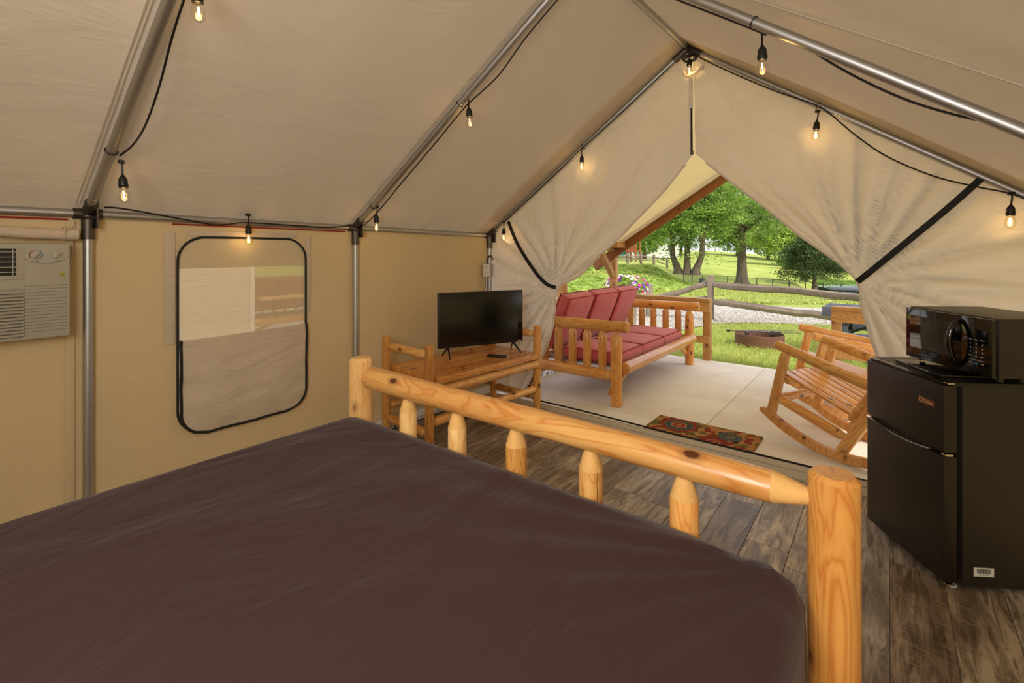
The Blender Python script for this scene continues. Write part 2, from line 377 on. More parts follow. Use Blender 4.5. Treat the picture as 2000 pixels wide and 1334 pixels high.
def board(name, p0, p1, w_, h_, mat, parent=None, bev=0.004, roll=0.0):
    p0, p1 = Vector(p0), Vector(p1); L = (p1 - p0).length
    o = MB().box((0, 0, L / 2), (w_, h_, L), bev).obj(name, mat, parent)
    q = (p1 - p0).to_track_quat('Z', 'Y'); o.matrix_local = Matrix.Translation(p0) @ q.to_matrix().to_4x4() @ Matrix.Rotation(roll, 4, 'Z'); return o
def text(name, s, size, mat, parent, mw, ext=0.0004):
    cu = bpy.data.curves.new(name, 'FONT'); cu.body = s; cu.size = size; cu.extrude = ext; cu.align_x = 'CENTER'; cu.align_y = 'CENTER'
    t = bpy.data.objects.new(name, cu); COL.objects.link(t); dg = bpy.context.evaluated_depsgraph_get()
    me = bpy.data.meshes.new_from_object(t.evaluated_get(dg)); bpy.data.objects.remove(t)
    me.materials.append(mat); o = bpy.data.objects.new(name, me); COL.objects.link(o); o.parent = parent; o.matrix_local = mw; return o
def frame_mat(origin, xdir, ydir):
    x = Vector(xdir).normalized(); z = x.cross(Vector(ydir)).normalized(); y = z.cross(x)
    m = Matrix((x, y, z)).transposed().to_4x4(); return Matrix.Translation(Vector(origin)) @ m
def catmull(P, n=8):
    P = [Vector(p) for p in P]; out = []
    for i in range(len(P) - 1):
        a, b, c, d = P[max(i - 1, 0)], P[i], P[i + 1], P[min(i + 2, len(P) - 1)]
        for k in range(n):
            t = k / n; out.append(0.5 * ((2 * b) + (c - a) * t + (2 * a - 5 * b + 4 * c - d) * t * t + (3 * b - a - 3 * c + d) * t ** 3))
    return out + [P[-1]]
def sstep(a, b, x):
    t = np.clip((x - a) / (b - a), 0, 1); return t * t * (3 - 2 * t)

# ================================================================== SETTING: the tent
XL, XR, XC, YF, YB = -3.10, 0.76, -1.168, 3.63, -0.98
frames = [(YF, 1.531, 2.88), (2.096, 1.552, 2.84), (0.593, 1.566, 2.76), (YB + 0.02, 1.566, 2.74)]
floor = MB().box(((XL + XR) / 2, (YB + YF - 0.05) / 2, -0.035), (XR - XL + 0.1, YF - YB + 0.05, 0.055)).obj('floor', M['grey_wood'], None); tag(floor, kind='structure')
pw, plen, cache = 0.182, 1.22, {}
i = 0
x = XL + 0.01
while x < XR - 0.02:
    wd = min(pw, XR - x); y = YB - random.random() * plen
    while y < YF - 0.275:
        a, b = max(y, YB), min(y + plen, YF - 0.275)
        if b - a > 0.03:
            key = (round(wd, 3), round(b - a, 3))
            if key not in cache:
                o = MB().box((0, 0, 0), (wd - 0.0025, b - a - 0.0025, 0.008), 0.0009).obj('plank', M['plank'], floor, smooth=False); cache[key] = o.data
            else:
                o = bpy.data.objects.new('plank', cache[key]); COL.objects.link(o); o.parent = floor
            o.location = (x + wd / 2, (a + b) / 2, -0.0035)
        y += plen
    x += pw
# threshold sill in front of the door opening
sill = MB().box(((XL + XR) / 2, YF - 0.115, 0.006), (XR - XL, 0.09, 0.020), 0.004).box(((XL + XR) / 2, YF - 0.22, 0.004), (XR - XL, 0.11, 0.016), 0.004).obj('trim_1', plain('sill_canvas', srgb(176, 164, 146), 0.8), None); tag(sill, kind='structure')
zt = MB()
pts = [(-2.70, YF + 0.04, 0.03)] + [(-2.55 + 0.28 * k, YF + 0.015 - 0.0085 * k + 0.006 * math.sin(k), 0.012) for k in range(12)]
zt.tube(catmull(pts, 4), 0.007, 8); zt.obj('zipper', M['blackmat'], sill)
# roof: two slopes with a slight belly between the frames
def ridge_z(y):
    ys = [f[0] for f in frames][::-1]; return float(np.interp(y, ys, [f[2] for f in frames][::-1]))
def eave_z(y):
    ys = [f[0] for f in frames][::-1]; return float(np.interp(y, ys, [f[1] for f in frames][::-1]))
fy = [f[0] for f in frames]
def roof_z(x, y, off=0.026):
    hw = (XC - XL) if x < XC else (XR - XC); s = 1 - abs(x - XC) / hw
    z = eave_z(y) + (ridge_z(y) - eave_z(y)) * s + off
    d = min(abs(y - q) for q in fy); return z, s, d
gv, gf = [], []
nx, ny = 84, 120
for j in range(ny + 1):
    y = YB - 0.05 + (YF + 0.06 - YB + 0.05) * j / ny
    for k in range(nx + 1):
        x = XL - 0.03 + (XR - XL + 0.06) * k / nx; z, s, d = roof_z(x, y)
        s = max(0, min(1, s)); belly = math.sin(PI * s) ** 0.8 * (1 - math.exp(-d * 6.0)) * 0.018 if 0 < s < 1 else 0
        wr = 0.006 * noise.noise(Vector((x * 2.1, y * 3.3, 1.0))) + 0.004 * noise.noise(Vector((x * 5 + y * 3, (y - x) * 1.2, 4.0)))
        pull = 0.010 * math.sin(26 * (y + 0.35 * x)) * math.exp(-s * 9) * (1 - math.exp(-d * 8))
        gv.append((x, y, z + belly + wr + pull))
gf = [(j * (nx + 1) + k, j * (nx + 1) + k + 1, (j + 1) * (nx + 1) + k + 1, (j + 1) * (nx + 1) + k) for j in range(ny) for k in range(nx)]
ceil_ = mesh_obj('ceiling', gv, gf, M['canvas_roof'], angle=0); tag(ceil_, kind='structure')
# seam tapes over each frame
for fi, (y, ez, rz_) in enumerate(frames[1:3]):
    for sx, xe in ((-1, XL), (1, XR)):
        mb = MB()
        for dy in (-0.05, -0.035):
            mb.tube([(XC + (xe - XC) * q, y + dy, roof_z(XC + (xe - XC) * q, y + dy)[0] - 0.004) for q in np.linspace(0.02, 0.98, 24)], 0.0026, 6)
        mb.obj('seam', M['canvas_roof'], ceil_)
# left wall with an opening for the window
WIN = [aX(u, v, -3.08) for u, v in ((350, 660), (600, 640))]
wy0, wy1, wz0, wz1 = 0.975, 1.720, 0.355, 1.462
def rrect(y0, y1, z0, z1, r, n=8):
    out = []
    for cy, cz, a0 in ((y1 - r, z1 - r, 0), (y0 + r, z1 - r, 90), (y0 + r, z0 + r, 180), (y1 - r, z0 + r, 270)):
        for k in range(n + 1):
            a = math.radians(a0 + 90 * k / n); out.append((cy + r * math.cos(a), cz + r * math.sin(a)))
    return out
def wall_with_hole(name, loops, X, mat):
    bm = bmesh.new(); es = []
    for lp in loops:
        vs = [bm.verts.new((X, a, b)) for a, b in lp]
        for i in range(len(vs)): es.append(bm.edges.new((vs[i], vs[(i + 1) % len(vs)])))
    bmesh.ops.triangle_fill(bm, use_beauty=True, use_dissolve=False, edges=es)
    me = bpy.data.meshes.new(name); bm.to_mesh(me); bm.free(); me.materials.append(mat)
    o = bpy.data.objects.new(name, me); COL.objects.link(o); return o
outer = [(YB, -0.02)] + [(y, -0.02) for y in np.linspace(YB + 0.3, YF - 0.3, 12)] + [(YF, -0.02), (YF, 1.56)] + [(y, eave_z(y) + 0.02) for y in np.linspace(YF - 0.3, YB + 0.3, 12)] + [(YB, 1.58)]
wl = wall_with_hole('wall_left', [outer, rrect(wy0 + .004, wy1 - .004, wz0 + .004, wz1 - .004, 0.13)], XL - 0.012, M['canvas_wall']); tag(wl, kind='structure')
md = wl.modifiers.new('thick', 'SOLIDIFY'); md.thickness = 0.003
MB().tube([(XL - 0.004, y, eave_z(y) - 0.030) for y in np.linspace(-0.2, 0.52, 6)], 0.005, 6).obj('red_edging', M['red'], wl)
MB().tube([(XL - 0.004, y, eave_z(y) - 0.030) for y in np.linspace(0.95, 2.02, 8)], 0.005, 6).obj('red_edging', M['red'], wl)
MB().box((XL - 0.006, 0.53, 0.78), (0.006, 0.035, 1.5), 0.002).obj('seam', M['canvas_wall'], wl)
wr_ = mesh_obj('wall_right', [(XR + .012, YB, -.02), (XR + .012, YF, -.02), (XR + .012, YF, 1.56), (XR + .012, YB, 1.58)], [(0, 1, 2, 3)], M['canvas_wall']); tag(wr_, kind='structure')
wb = mesh_obj('wall_back', [(XL, YB, -.02), (XR, YB, -.02), (XR, YB, 1.58), (XC, YB, 2.78), (XL, YB, 1.58)], [(0, 1, 2, 3, 4)], M['canvas_wall']); tag(wb, kind='structure')
bs = MB().box((XL + 0.035, (YB + YF) / 2, 0.035), (0.07, YF - YB - 0.1, 0.09), 0.006)
bs.obj('baseboard_left', M['white'], None); tag(bpy.data.objects['baseboard_left'], kind='structure')
MB().tube([(XL + 0.085, YB + .1, 0.018), (XL + 0.085, YF - .2, 0.018)], 0.012, 8).obj('base_pole', M['steel'], bpy.data.objects['baseboard_left'])
# window: insect screen, zip piping and the cover that is unzipped halfway
wp = rrect(wy0, wy1, wz0, wz1, 0.135)
def fan(pts, X): return [(X, a, b) for a, b in pts], [tuple(range(len(pts)))]
v_, f_ = fan(wp, XL - 0.010); win = mesh_obj('window_1', v_, f_, M['screen_mesh'], smooth=False); tag(win, kind='structure')
loop = wp + [wp[0]]
MB().tube([(XL - 0.002, a, b) for a, b in loop], 0.0065, 8).obj('zipper', M['blackmat'], win)
# reinforcement tape around the window, lighter border
MB().box((XL - 0.007, wy0 - 0.035, 1.18), (0.003, 0.05, 0.62), 0.001).obj('border_tape', M['canvas_tan'], win)
MB().box((XL - 0.007, wy1 + 0.022, 1.22), (0.003, 0.03, 0.52), 0.001).obj('border_tape', M['canvas_tan'], win)
MB().box((XL - 0.007, (wy0 + wy1) / 2, wz1 + 0.022), (0.003, wy1 - wy0 - 0.1, 0.03), 0.001).obj('border_tape', M['canvas_tan'], win)
MB().box((XL - 0.07, (wy0 + wy1) / 2, 1.385), (0.012, wy1 - wy0 + .1, 0.205), 0.004).obj('outer_awning_roll', M['canvas_tan'], win)
zc = 0.885
lower = [(a, b) for a, b in rrect(wy0 + .012, wy1 - .004, wz0 - .012, wz1, 0.135) if b < zc]
lower = sorted(lower, key=lambda p: math.atan2(p[1] - zc - 0.2, p[0] - 1.34))
poly = [(wy0 + .012, zc)] + lower + [(wy1 - .004, zc + 0.01)]
nu, nv_ = 30, 26; vs = []
for j in range(nv_ + 1):
    b = wz0 - .012 + (zc - wz0 + .012) * j / nv_
    rr = 0.135; dz = max(0, (wz0 - .012 + rr) - b); ins = rr - math.sqrt(max(0, rr * rr - dz * dz))
    a0, a1 = wy0 + .012 + ins, wy1 - .004 - ins
    for k in range(nu + 1):
        a = a0 + (a1 - a0) * k / nu; e = min(k, nu - k, j) / 6.0
        vs.append((XL + 0.012 + 0.022 * min(1, e) + 0.010 * noise.noise(Vector((a * 7, b * 9, 3))) + 0.004 * noise.noise(Vector((a * 19, b * 17, 3))), a, b + (0.012 * k / nu if j == nv_ else 0)))
fl = mesh_obj('window_cover', vs, [(j * (nu + 1) + k, j * (nu + 1) + k + 1, (j + 1) * (nu + 1) + k + 1, (j + 1) * (nu + 1) + k) for j in range(nv_) for k in range(nu)], M['canvas_tan'], win, angle=0)
edge = [vs[j * (nu + 1)] for j in range(nv_, -1, -1)] + [vs[k] for k in range(1, nu)] + [vs[j * (nu + 1) + nu] for j in range(0, nv_ + 1)]
MB().tube([(p[0] + .001, p[1], p[2]) for p in edge], 0.008, 8).obj('cover_zipper', M['blackmat'], win)
MB().box((XL + 0.006, wy0 + 0.004, zc - 0.012), (0.012, 0.012, 0.03), 0.003).obj('zipper_pull', M['cast'], win)

# ================================================================== the two tied-back door flaps (front gable)
def edge_fn(P):
    zs = [p[1] for p in P]; xs = [p[0] for p in P]; return lambda z: float(np.interp(z, zs, xs))
EL = edge_fn([(-2.78, -0.01), (-2.70, 0.08), (-2.586, 0.249), (-2.461, 0.5), (-2.389, 0.693), (-2.345, 0.88), (-2.325, 1.03), (-2.30, 1.075), (-2.151, 1.137), (-1.858, 1.382), (-1.588, 1.626), (-1.341, 1.851), (-1.147, 2.100), (-1.150, 2.87)])
ER = edge_fn([(0.02, -0.01), (0.0, 0.3), (-0.02, 0.60), (-0.046, 0.725), (-0.085, 0.859), (-0.128, 1.041), (-0.138, 1.17), (-0.165, 1.225), (-0.239, 1.304), (-0.46, 1.483), (-0.64, 1.659), (-0.899, 1.889), (-1.129, 2.100), (-1.140, 2.87)])
def flap(name, E, G, outer, side, label):
    nu, nz = 90, 150; V = []
    for j in range(nz + 1):
        z = 0.015 + (2.865 - 0.015) * j / nz; a = E(z); b = outer(z)
        if (b - a) * side < 0.004: b = a + side * 0.004
        for k in range(nu + 1):
            s = k / nu; x = a + (b - a) * s; dx, dz = x - G[0], z - G[1]; r = math.hypot(dx, dz); ph = math.atan2(dz, dx)
            w1 = ph * 10 + 2.6 * noise.noise(Vector((dx * 1.1, dz * 1.1, side))); w2 = ph * 17 + 1.3 + 2.0 * noise.noise(Vector((dx * 1.6, dz * 1.6, 4 + side)))
            fold = ((1 - abs(math.sin(w1))) ** 1.8 - 0.3) * 1.1 + ((1 - abs(math.sin(w2))) ** 2.0 - 0.25) * 0.5
            amp = 0.058 * float(sstep(0.0, 0.28, r)) * math.exp(-r * 0.85) + 0.004
            if z < G[1]: amp *= 1.25
            pin = min(1.0, (1 - s) / 0.12)
            y = YF + 0.012 - amp * fold * pin - 0.020 * math.exp(-(r / 0.16) ** 2)
            y += 0.010 * noise.noise(Vector((x * 3.1, z * 2.6, 9))) * pin
            y += 0.012 * math.exp(-((s) / 0.05) ** 2)           # the edge rolls outward
            V.append((x, y, z))
    Fc = [(j * (nu + 1) + k, j * (nu + 1) + k + 1, (j + 1) * (nu + 1) + k + 1, (j + 1) * (nu + 1) + k) for j in range(nz) for k in range(nu)]
    o = mesh_obj(name, V, Fc, M['canvas_flap'], angle=0); tag(o, label, 'tent flap')
    mb = MB(); mb.tube([(V[j * (nu + 1)][0], V[j * (nu + 1)][1] + .002, V[j * (nu + 1)][2]) for j in range(0, int(nz * 0.725), 2)], 0.0085, 8)
    mb.obj('hem', M['canvas_flap'], o); return o
rafL = lambda z: XL if z < 1.531 else XL + (z - 1.531) * (XC - XL) / (2.88 - 1.531)
rafR = lambda z: XR if z < 1.531 else XR - (z - 1.531) * (XR - XC) / (2.88 - 1.531)
flL = flap('door_flap', EL, (-2.335, 1.055), rafL, -1, 'left cream canvas door flap tied back with a black strap behind the television')
flR = flap('door_flap', ER, (-0.150, 1.205), rafR, 1, 'right cream canvas door flap tied back with a black strap above the microwave')
# black hem piping along the foot of the left flap
MB().tube(catmull([(-3.0, YF + .02, 0.03), (-2.80, YF + .02, 0.03), (-2.66, YF + .022, 0.10), (-2.56, YF + .022, 0.27)], 6), 0.006, 8).obj('zipper', M['blackmat'], flL)
def strap(pts, parent, w_=0.034):
    vs = []; P = [Vector(p) for p in pts]
    for i, p in enumerate(P):
        d = (P[min(i + 1, len(P) - 1)] - P[max(0, i - 1)]).normalized(); n_ = Vector((-d.z, 0, d.x)).normalized() * w_ / 2
        vs += [p + n_, p - n_, p - n_ + Vector((0, .003, 0)), p + n_ + Vector((0, .003, 0))]
    fs = [(4 * i + a, 4 * i + (a + 1) % 4, 4 * i + 4 + (a + 1) % 4, 4 * i + 4 + a) for i in range(len(P) - 1) for a in range(4)]
    mesh_obj('tie_strap', vs, fs, M['blackmat'], parent, smooth=False)
strap(catmull([(-2.845, YF - .035, 1.66), (-2.72, YF - .05, 1.44), (-2.52, YF - .065, 1.20), (-2.40, YF - .055, 1.09), (-2.325, YF - .01, 1.055)], 6), flL)
strap(catmull([(0.395, YF - .035, 1.775), (0.25, YF - .05, 1.61), (0.03, YF - .06, 1.38), (-0.10, YF - .05, 1.245), (-0.150, YF - .01, 1.195)], 6), flR)
# centre zip and folded canvas at the apex
MB().box((-1.145, YF - 0.004, 2.27), (0.014, 0.008, 0.33), 0.002).obj('centre_zipper', M['blackmat'], flL)
MB().box((-1.140, YF - 0.008, 2.105), (0.022, 0.014, 0.03), 0.004).obj('zipper_pull', M['cast'], flL)
MB().box((-1.150, YF - 0.002, 2.56), (0.03, 0.006, 0.26), 0.002).obj('zipper_cover', M['canvas_flap'], flL)
vent = MB(); vent.tube(catmull([(-1.20, YF - .02, 2.72), (-1.17, YF - .05, 2.665), (-1.09, YF - .05, 2.68), (-1.06, YF - .03, 2.72)], 5), [0.012] * 15 + [0.02], 8)
vent.box((-1.075, YF - 0.02, 2.735), (0.05, 0.012, 0.08), 0.005)
vo_ = vent.obj('folded_vent_flap', M['canvas_flap'], flR)

# ================================================================== steel tent frame (one rigid assembly)
tf = thing('tent_frame', 'galvanised steel pole frame holding up the canvas tent', 'tent frame')
PR = 0.0205
def pole(name, a, b, r=PR, mat='steel'): return MB().tube([a, b], r, 18).obj(name, M[mat], tf)
raf = {0: ((XL, YF - .02, 1.531), (XC, YF - .02, 2.875), (XR, YF - .02, 1.531)), 1: ((XL, 2.096, 1.552), (XC, 2.096, 2.838), (0.615, 2.096, 1.531)),
       2: ((XL, 0.593, 1.566), (XC, 0.593, 2.745), (XR, 0.593, 1.566)), 3: ((XL, YB + 0.03, 1.566), (XC, YB + 0.03, 2.74), (XR, YB + 0.03, 1.566))}
for k, (l, c, r) in raf.items():
    pole('rafter_pole', l, c); pole('rafter_pole', c, r)
    pole('upright_pole', (XL + 0.012, l[1], 0.02), (XL + 0.012, l[1], l[2])); pole('upright_pole', (XR - 0.005, l[1], 0.02), (XR - 0.005, l[1], 1.54))
    for s, p, q in ((1, l, c), (-1, r, c)):      # cast eave fitting: sleeve down, sleeve up the rafter, side sleeve, gusset plate
        p, q = Vector(p), Vector(q); d = (q - p).normalized()
        mb = MB(); mb.tube([p - d * 0.02, p + d * 0.10], 0.027, 16); mb.tube([p + Vector((0.010 * s, 0, 0.01)), p + Vector((0.012 * s, 0, -0.125))], 0.027, 16)
        mb.tube([p + Vector((0, -0.055, 0)), p + Vector((0, 0.055, 0))], 0.0265, 14)
        mb.box(p + Vector((0.035 * s, 0.026, -0.01)), (0.06, 0.008, 0.12), 0.003); mb.tube([p + Vector((0.04 * s, -0.03, -0.02)), p + Vector((0.04 * s, 0.045, -0.02))], 0.006, 8)
        mb.obj('corner_fitting', M['cast'], tf)
        for z in (-0.16, -0.185, -0.21):
            MB().lathe([(0.0045, -0.001), (0.004, 0.003), (0.001, 0.0045)], 8).obj('rivet', M['steel'], tf).matrix_local = Matrix.Translation(p + Vector((0.012 * s + 0.0195 * s, 0, z))) @ Matrix.Rotation(PI / 2 * s, 4, 'Y')
        for qd in (0.14, 0.17, 0.2):
            nrm = Vector((d.z * s, 0, -abs(d.x))).normalized()
            MB().lathe([(0.0045, -0.001), (0.004, 0.003), (0.001, 0.0045)], 8).obj('rivet', M['steel'], tf).matrix_local = Matrix.Translation(p + d * qd + nrm * 0.0195) @ nrm.to_track_quat('Z', 'Y').to_matrix().to_4x4()
    c = Vector(c); mb = MB()
    for q in (Vector(l), Vector(r)): mb.tube([c, c + (q - c).normalized() * 0.12], 0.026, 14)
    mb.tube([c + Vector((0, -.07, 0.005)), c + Vector((0, .0, 0.005))], 0.026, 14); mb.obj('ridge_fitting', M['cast'], tf)
for k in range(3):
    a, b = raf[k], raf[k + 1]
    pole('eave_pole', a[0], b[0]); pole('eave_pole', (XR, a[2][1], 1.535), (XR, b[2][1], 1.55)); pole('ridge_pole', (XC, a[1][1], a[1][2] + .004), (XC, b[1][1], b[1][2] + .004))

# ================================================================== string lights
cord = thing('light_string', 'black string light cord zip-tied along the steel roof poles', 'cord')
def crd(pts, r=0.0042, n=6): return MB().tube(catmull(pts, n), r, 8).obj('cord_run', M['black'], cord)
def on(k, side, xs):                      # points hanging by the rafter k at x, with an offset
    out = []
    l, c, r_ = raf[k]; e = l if side < 0 else r_
    for x, dy, dz in xs:
        s = (x - e[0]) / (c[0] - e[0]); out.append((x, e[1] + dy, e[2] + (c[2] - e[2]) * s + dz))
    return out
crd(on(2, -1, [(-1.25, .03, -.01), (-1.60, .035, -.03), (-1.75, .03, -.03), (-1.90, .032, -.02), (-2.05, .035, -.04), (-2.22, .045, -.075), (-2.40, .05, -.085), (-2.55, .045, -.06), (-2.68, .03, -.015)]))
crd([(XL + .03, 0.65, 1.60), (XL + .03, 0.72, 1.60), (XL + .035, 0.95, 1.565), (XL + .035, 1.15, 1.535), (XL + .03, 1.33, 1.555), (XL + .03, 1.6, 1.55), (XL + .035, 1.85, 1.545), (XL + .03, 2.04, 1.565)])
crd(on(1, -1, [(-3.03, .03, -.03), (-2.88, .035, -.045), (-2.6, .03, -.04), (-2.3, .03, -.035), (-2.03, .035, -.02), (-1.9, .035, -.04), (-1.75, .04, -.055), (-1.55, .03, -.03), (-1.3, .03, -.025), (-1.18, .03, -.03)]))
crd(on(1, 1, [(-1.15, .03, -.03), (-0.8, .03, -.03), (-0.46, .028, -.022), (-0.38, .028, -.022)]))
crd(on(1, 1, [(-0.36, .02, -.01), (-0.25, .0, .0), (-0.20, .02, -.02), (-0.08, .03, -.040), (0.05, .03, -.045), (0.17, .02, -.03), (0.26, .0, -.01)]))
crd(on(0, -1, [(-3.05, -.03, -.01), (-2.88, -.035, -.025), (-2.6, -.03, -.03), (-2.25, -.03, -.03), (-2.04, -.035, -.025), (-1.7, -.03, -.035), (-1.4, -.03, -.03), (-1.2, -.035, -.03)]))
crd(on(0, 1, [(-1.12, -.035, -.03), (-0.9, -.03, -.04), (-0.6, -.03, -.035), (-0.36, -.035, -.01), (-0.28, -.035, -.03), (-0.15, -.035, -.09), (0.0, -.035, -.13), (0.2, -.035, -.12), (0.38, -.035, -.07), (0.5, -.035, -.03), (0.7, -.035, .0)]))
cl = MB()
for k in range(3): cl.tube([(XC + 0.02 + 0.045 * math.cos(a) , YF - .06 + 0.02 * k, 2.79 + 0.022 * math.sin(a)) for a in np.linspace(0, 2 * PI, 20)], 0.004, 6)
cl.obj('cord_coil', M['black'], cord)
for k, s, x in ((2, -1, -2.68), (1, -1, -2.03), (1, 1, -0.42), (1, -1, -2.88), (0, -1, -2.04), (0, 1, -0.35)):      # cable ties round the poles
    l, c, r_ = raf[k]; e = Vector(l if s < 0 else r_); c = Vector(c); q = (x - e.x) / (c.x - e.x); p = e + (c - e) * q; d = (c - e).normalized(); n1 = Vector((0, 1, 0)); n2 = d.cross(n1)
    MB().tube([p + (n1 * math.cos(a) + n2 * math.sin(a)) * 0.0235 for a in np.linspace(0, 2 * PI, 18)], 0.0022, 6, False).obj('cable_tie', M['black'], cord)
def make_bulb():
    t = thing('string_light_bulb', '', 'light bulb')
    mb = MB(); mb.box((0, 0, 0.0), (0.03, 0.014, 0.018), 0.004); mb.tube(catmull([(0, 0, 0), (0.004, 0, -0.02), (0.002, 0, -0.045), (0, 0, -0.062)], 5), 0.0042, 8)
    mb.obj('pigtail', M['black'], t)
    s = MB().lathe([(0.005, -0.055), (0.007, -0.062), (0.012, -0.068), (0.0165, -0.078), (0.0175, -0.098), (0.0195, -0.100), (0.0195, -0.105), (0.0178, -0.107), (0.0175, -0.116), (0.0150, -0.117)], 20).obj('lamp_socket', M['black'], t)
    g = MB().lathe([(0.0125, -0.112), (0.0150, -0.122), (0.0200, -0.135), (0.0232, -0.150), (0.0228, -0.162), (0.0185, -0.173), (0.010, -0.1795), (0.0015, -0.182)], 24).obj('glass_bulb', M['glass'], t)
    f = MB()
    for dx in (-0.0045, 0.0, 0.0045): f.tube([(dx * 0.6, 0.002, -0.128), (dx, -0.001, -0.162)], 0.0012, 6)
    f.obj('filament', M['filament'], g); MB().tube([(0, 0, -0.114), (0, 0, -0.130)], 0.004, 8).obj('glass_stem', M['glass'], g)
    return t
B0 = make_bulb(); first = True
def glass_c(p): return Vector(p) + Vector((0, 0, 0.152))
bulbs = [((-1.845, .63, 2.189), 'bare filament bulb at the top left edge, on the pole nearest the bed'),
         ((-2.692, .63, 1.629), 'bare filament bulb hanging low on the leftmost roof pole above the air conditioner side'),
         ((-3.045, 1.322, 1.449), 'bare filament bulb in front of the top of the mesh window'),
         ((-2.88, 2.13, 1.547), 'bare filament bulb near the foot of the middle left roof pole, above the television stand'),
         ((-1.993, 2.13, 2.153), 'bare filament bulb halfway up the middle left roof pole'),
         ((-0.397, 2.13, 2.110), 'large near bulb hanging from the bright right roof pole'),
         ((-2.035, 3.57, 2.091), 'bare filament bulb halfway down the left side of the door gable'),
         ((-2.869, 3.56, 1.501), 'bare filament bulb at the left end of the gable beside the tie strap'),
         ((-1.141, 3.56, 2.683), 'bare filament bulb hanging at the peak of the gable'),
         ((-0.349, 3.56, 2.104), 'bare filament bulb on the right side of the gable between peak and strap'),
         ((0.502, 3.56, 1.53), 'bare filament bulb at the far right edge above the microwave')]
for (p, lab) in bulbs:
    o = B0 if first else copy_tree(B0); first = False
    o.location = glass_c(p); o.rotation_euler = (random.uniform(-.08, .08), random.uniform(-.08, .08), random.uniform(0, 3)); o['label'] = lab; o['group'] = 'bulbs of the string lights'
    if o is not B0: continue
    l = bpy.data.lights.new('bulb_glow', 'POINT'); l.energy = 0.22; l.color = (1, 0.62, 0.25); l.shadow_soft_size = 0.012
    lo = bpy.data.objects.new('bulb_glow', l); COL.objects.link(lo); lo.parent = o; lo.location = (0, 0, -0.150)
o = copy_tree(B0); o.location = (-2.354, 6.28, 2.219 + .152); o['label'] = 'small bulb under the porch canopy seen through the door opening'
for c in kids(o):
    if c.type == 'LIGHT': pass

# ================================================================== air conditioner in the left wall
ax = -3.0
ac = thing('air_conditioner', 'beige window air conditioner set in the left canvas wall, cut by the frame edge', 'air conditioner', (XL, 0.17, 1.205))
W2, H2 = 0.345, 0.215
mb = MB().box((0.045, 0, 0), (0.10, 2 * W2, 2 * H2), 0.014); mb.obj('housing', M['ac'], ac)
def acx(dy, dz, dx=0.0): return (0.096 + dx, dy, dz)
MB().box(acx(-.03, 0.13, 0.001), (0.006, 0.44, 0.15), 0.003).obj('vent_surround', M['ac'], ac)
MB().box(acx(-.035, 0.132, 0.004), (0.003, 0.40, 0.118), 0.001).obj('vent_recess', M['ac_dark'], ac)
for k in range(5): MB().box(acx(-.035, 0.088 + k * 0.022, 0.009), (0.006, 0.40, 0.0035), 0.001).obj('vent_bar', M['ac'], ac)
for k in range(4): MB().box(acx(0.155 - 0.1 * k, 0.132, 0.007), (0.004, 0.004, 0.115), 0.001).obj('vent_bar', M['ac'], ac)
MB().box(acx(-0.03, 0.028, 0.001), (0.006, 0.44, 0.035), 0.002).obj('front_panel', M['ac'], ac)
for k in range(14):
    z = 0.0 - k * 0.0145
    o = MB().box((0, 0, 0), (0.016, 0.44, 0.005), 0.0015).obj('louver', M['ac'], ac); o.location = acx(-0.03, z, 0.003); o.rotation_euler = (0, 0.7, 0)
    MB().box(acx(-0.03, z - 0.006, 0.0002), (0.002, 0.43, 0.006)).obj('louver_gap', M['ac_dark'], ac)
for k in range(15): MB().box(acx(0.262, 0.025 - k * 0.0145, 0.0006), (0.0016, 0.14, 0.0012)).obj('groove', plain('groove_shade', srgb(120, 112, 96), 0.8) if k == 0 else bpy.data.materials['groove_shade'], ac)
ctl = MB(); ctl.v = [(acx(0.262 + 0.073 * math.cos(a), 0.158 + 0.033 * math.sin(a), 0.001 + dz)) for dz in (0, 0.003) for a in np.linspace(0, 2 * PI, 33)[:-1]]
ctl.f = [tuple(range(32, 64))] + [(k, (k + 1) % 32, 32 + (k + 1) % 32, 32 + k) for k in range(32)]; ctl.obj('control_panel', M['ac'], ac)
for cy, nm in ((0.228, 'TEMP'), (0.298, 'MODE')):
    kb = MB().lathe([(0.017, 0), (0.017, 0.004), (0.015, 0.005)], 24).obj('knob', M['ac'], ac); kb.matrix_local = Matrix.Translation(acx(cy, 0.160, 0.004)) @ Matrix.Rotation(PI / 2, 4, 'Y')
    g_ = MB().box((0, 0, 0.010), (0.006, 0.030, 0.010), 0.002).obj('knob_grip', M['ac'], kb); g_.rotation_euler = (0, 0, 0.9)
    text('lettering', nm, 0.0085, M['black'], ac, frame_mat(acx(cy, 0.134, 0.0045), (0, 1, 0), (0, 0, 1)), 0.0002)
def arc(cy, cz, r, a0, a1, mat):
    mb = MB(); mb.tube([acx(cy + r * math.cos(math.radians(a)), cz + r * math.sin(math.radians(a)), 0.0045) for a in np.linspace(a0, a1, 14)], 0.0018, 6); mb.obj('dial_mark', mat, ac)
arc(0.228, 0.160, 0.0215, 95, 210, M['red']); arc(0.228, 0.160, 0.0215, -30, 80, M['blue'])
for k in range(9):
    a = math.radians(200 - k * 27.5); MB().box(acx(0.298 + 0.0235 * math.cos(a), 0.160 + 0.0235 * math.sin(a), 0.0045), (0.0008, 0.004, 0.002)).obj('dial_mark', M['black'], ac)
em = MB().lathe([(0.009, 0), (0.009, 0.002)], 24).obj('round_emblem', M['yellow'], ac); em.matrix_local = Matrix.Translation(acx(0.315, 0.072, 0.001)) @ Matrix.Rotation(PI / 2, 4, 'Y')
text('lettering', 'GE', 0.010, M['black'], ac, frame_mat(acx(0.315, 0.072, 0.0035), (0, 1, 0), (0, 0, 1)), 0.0002)
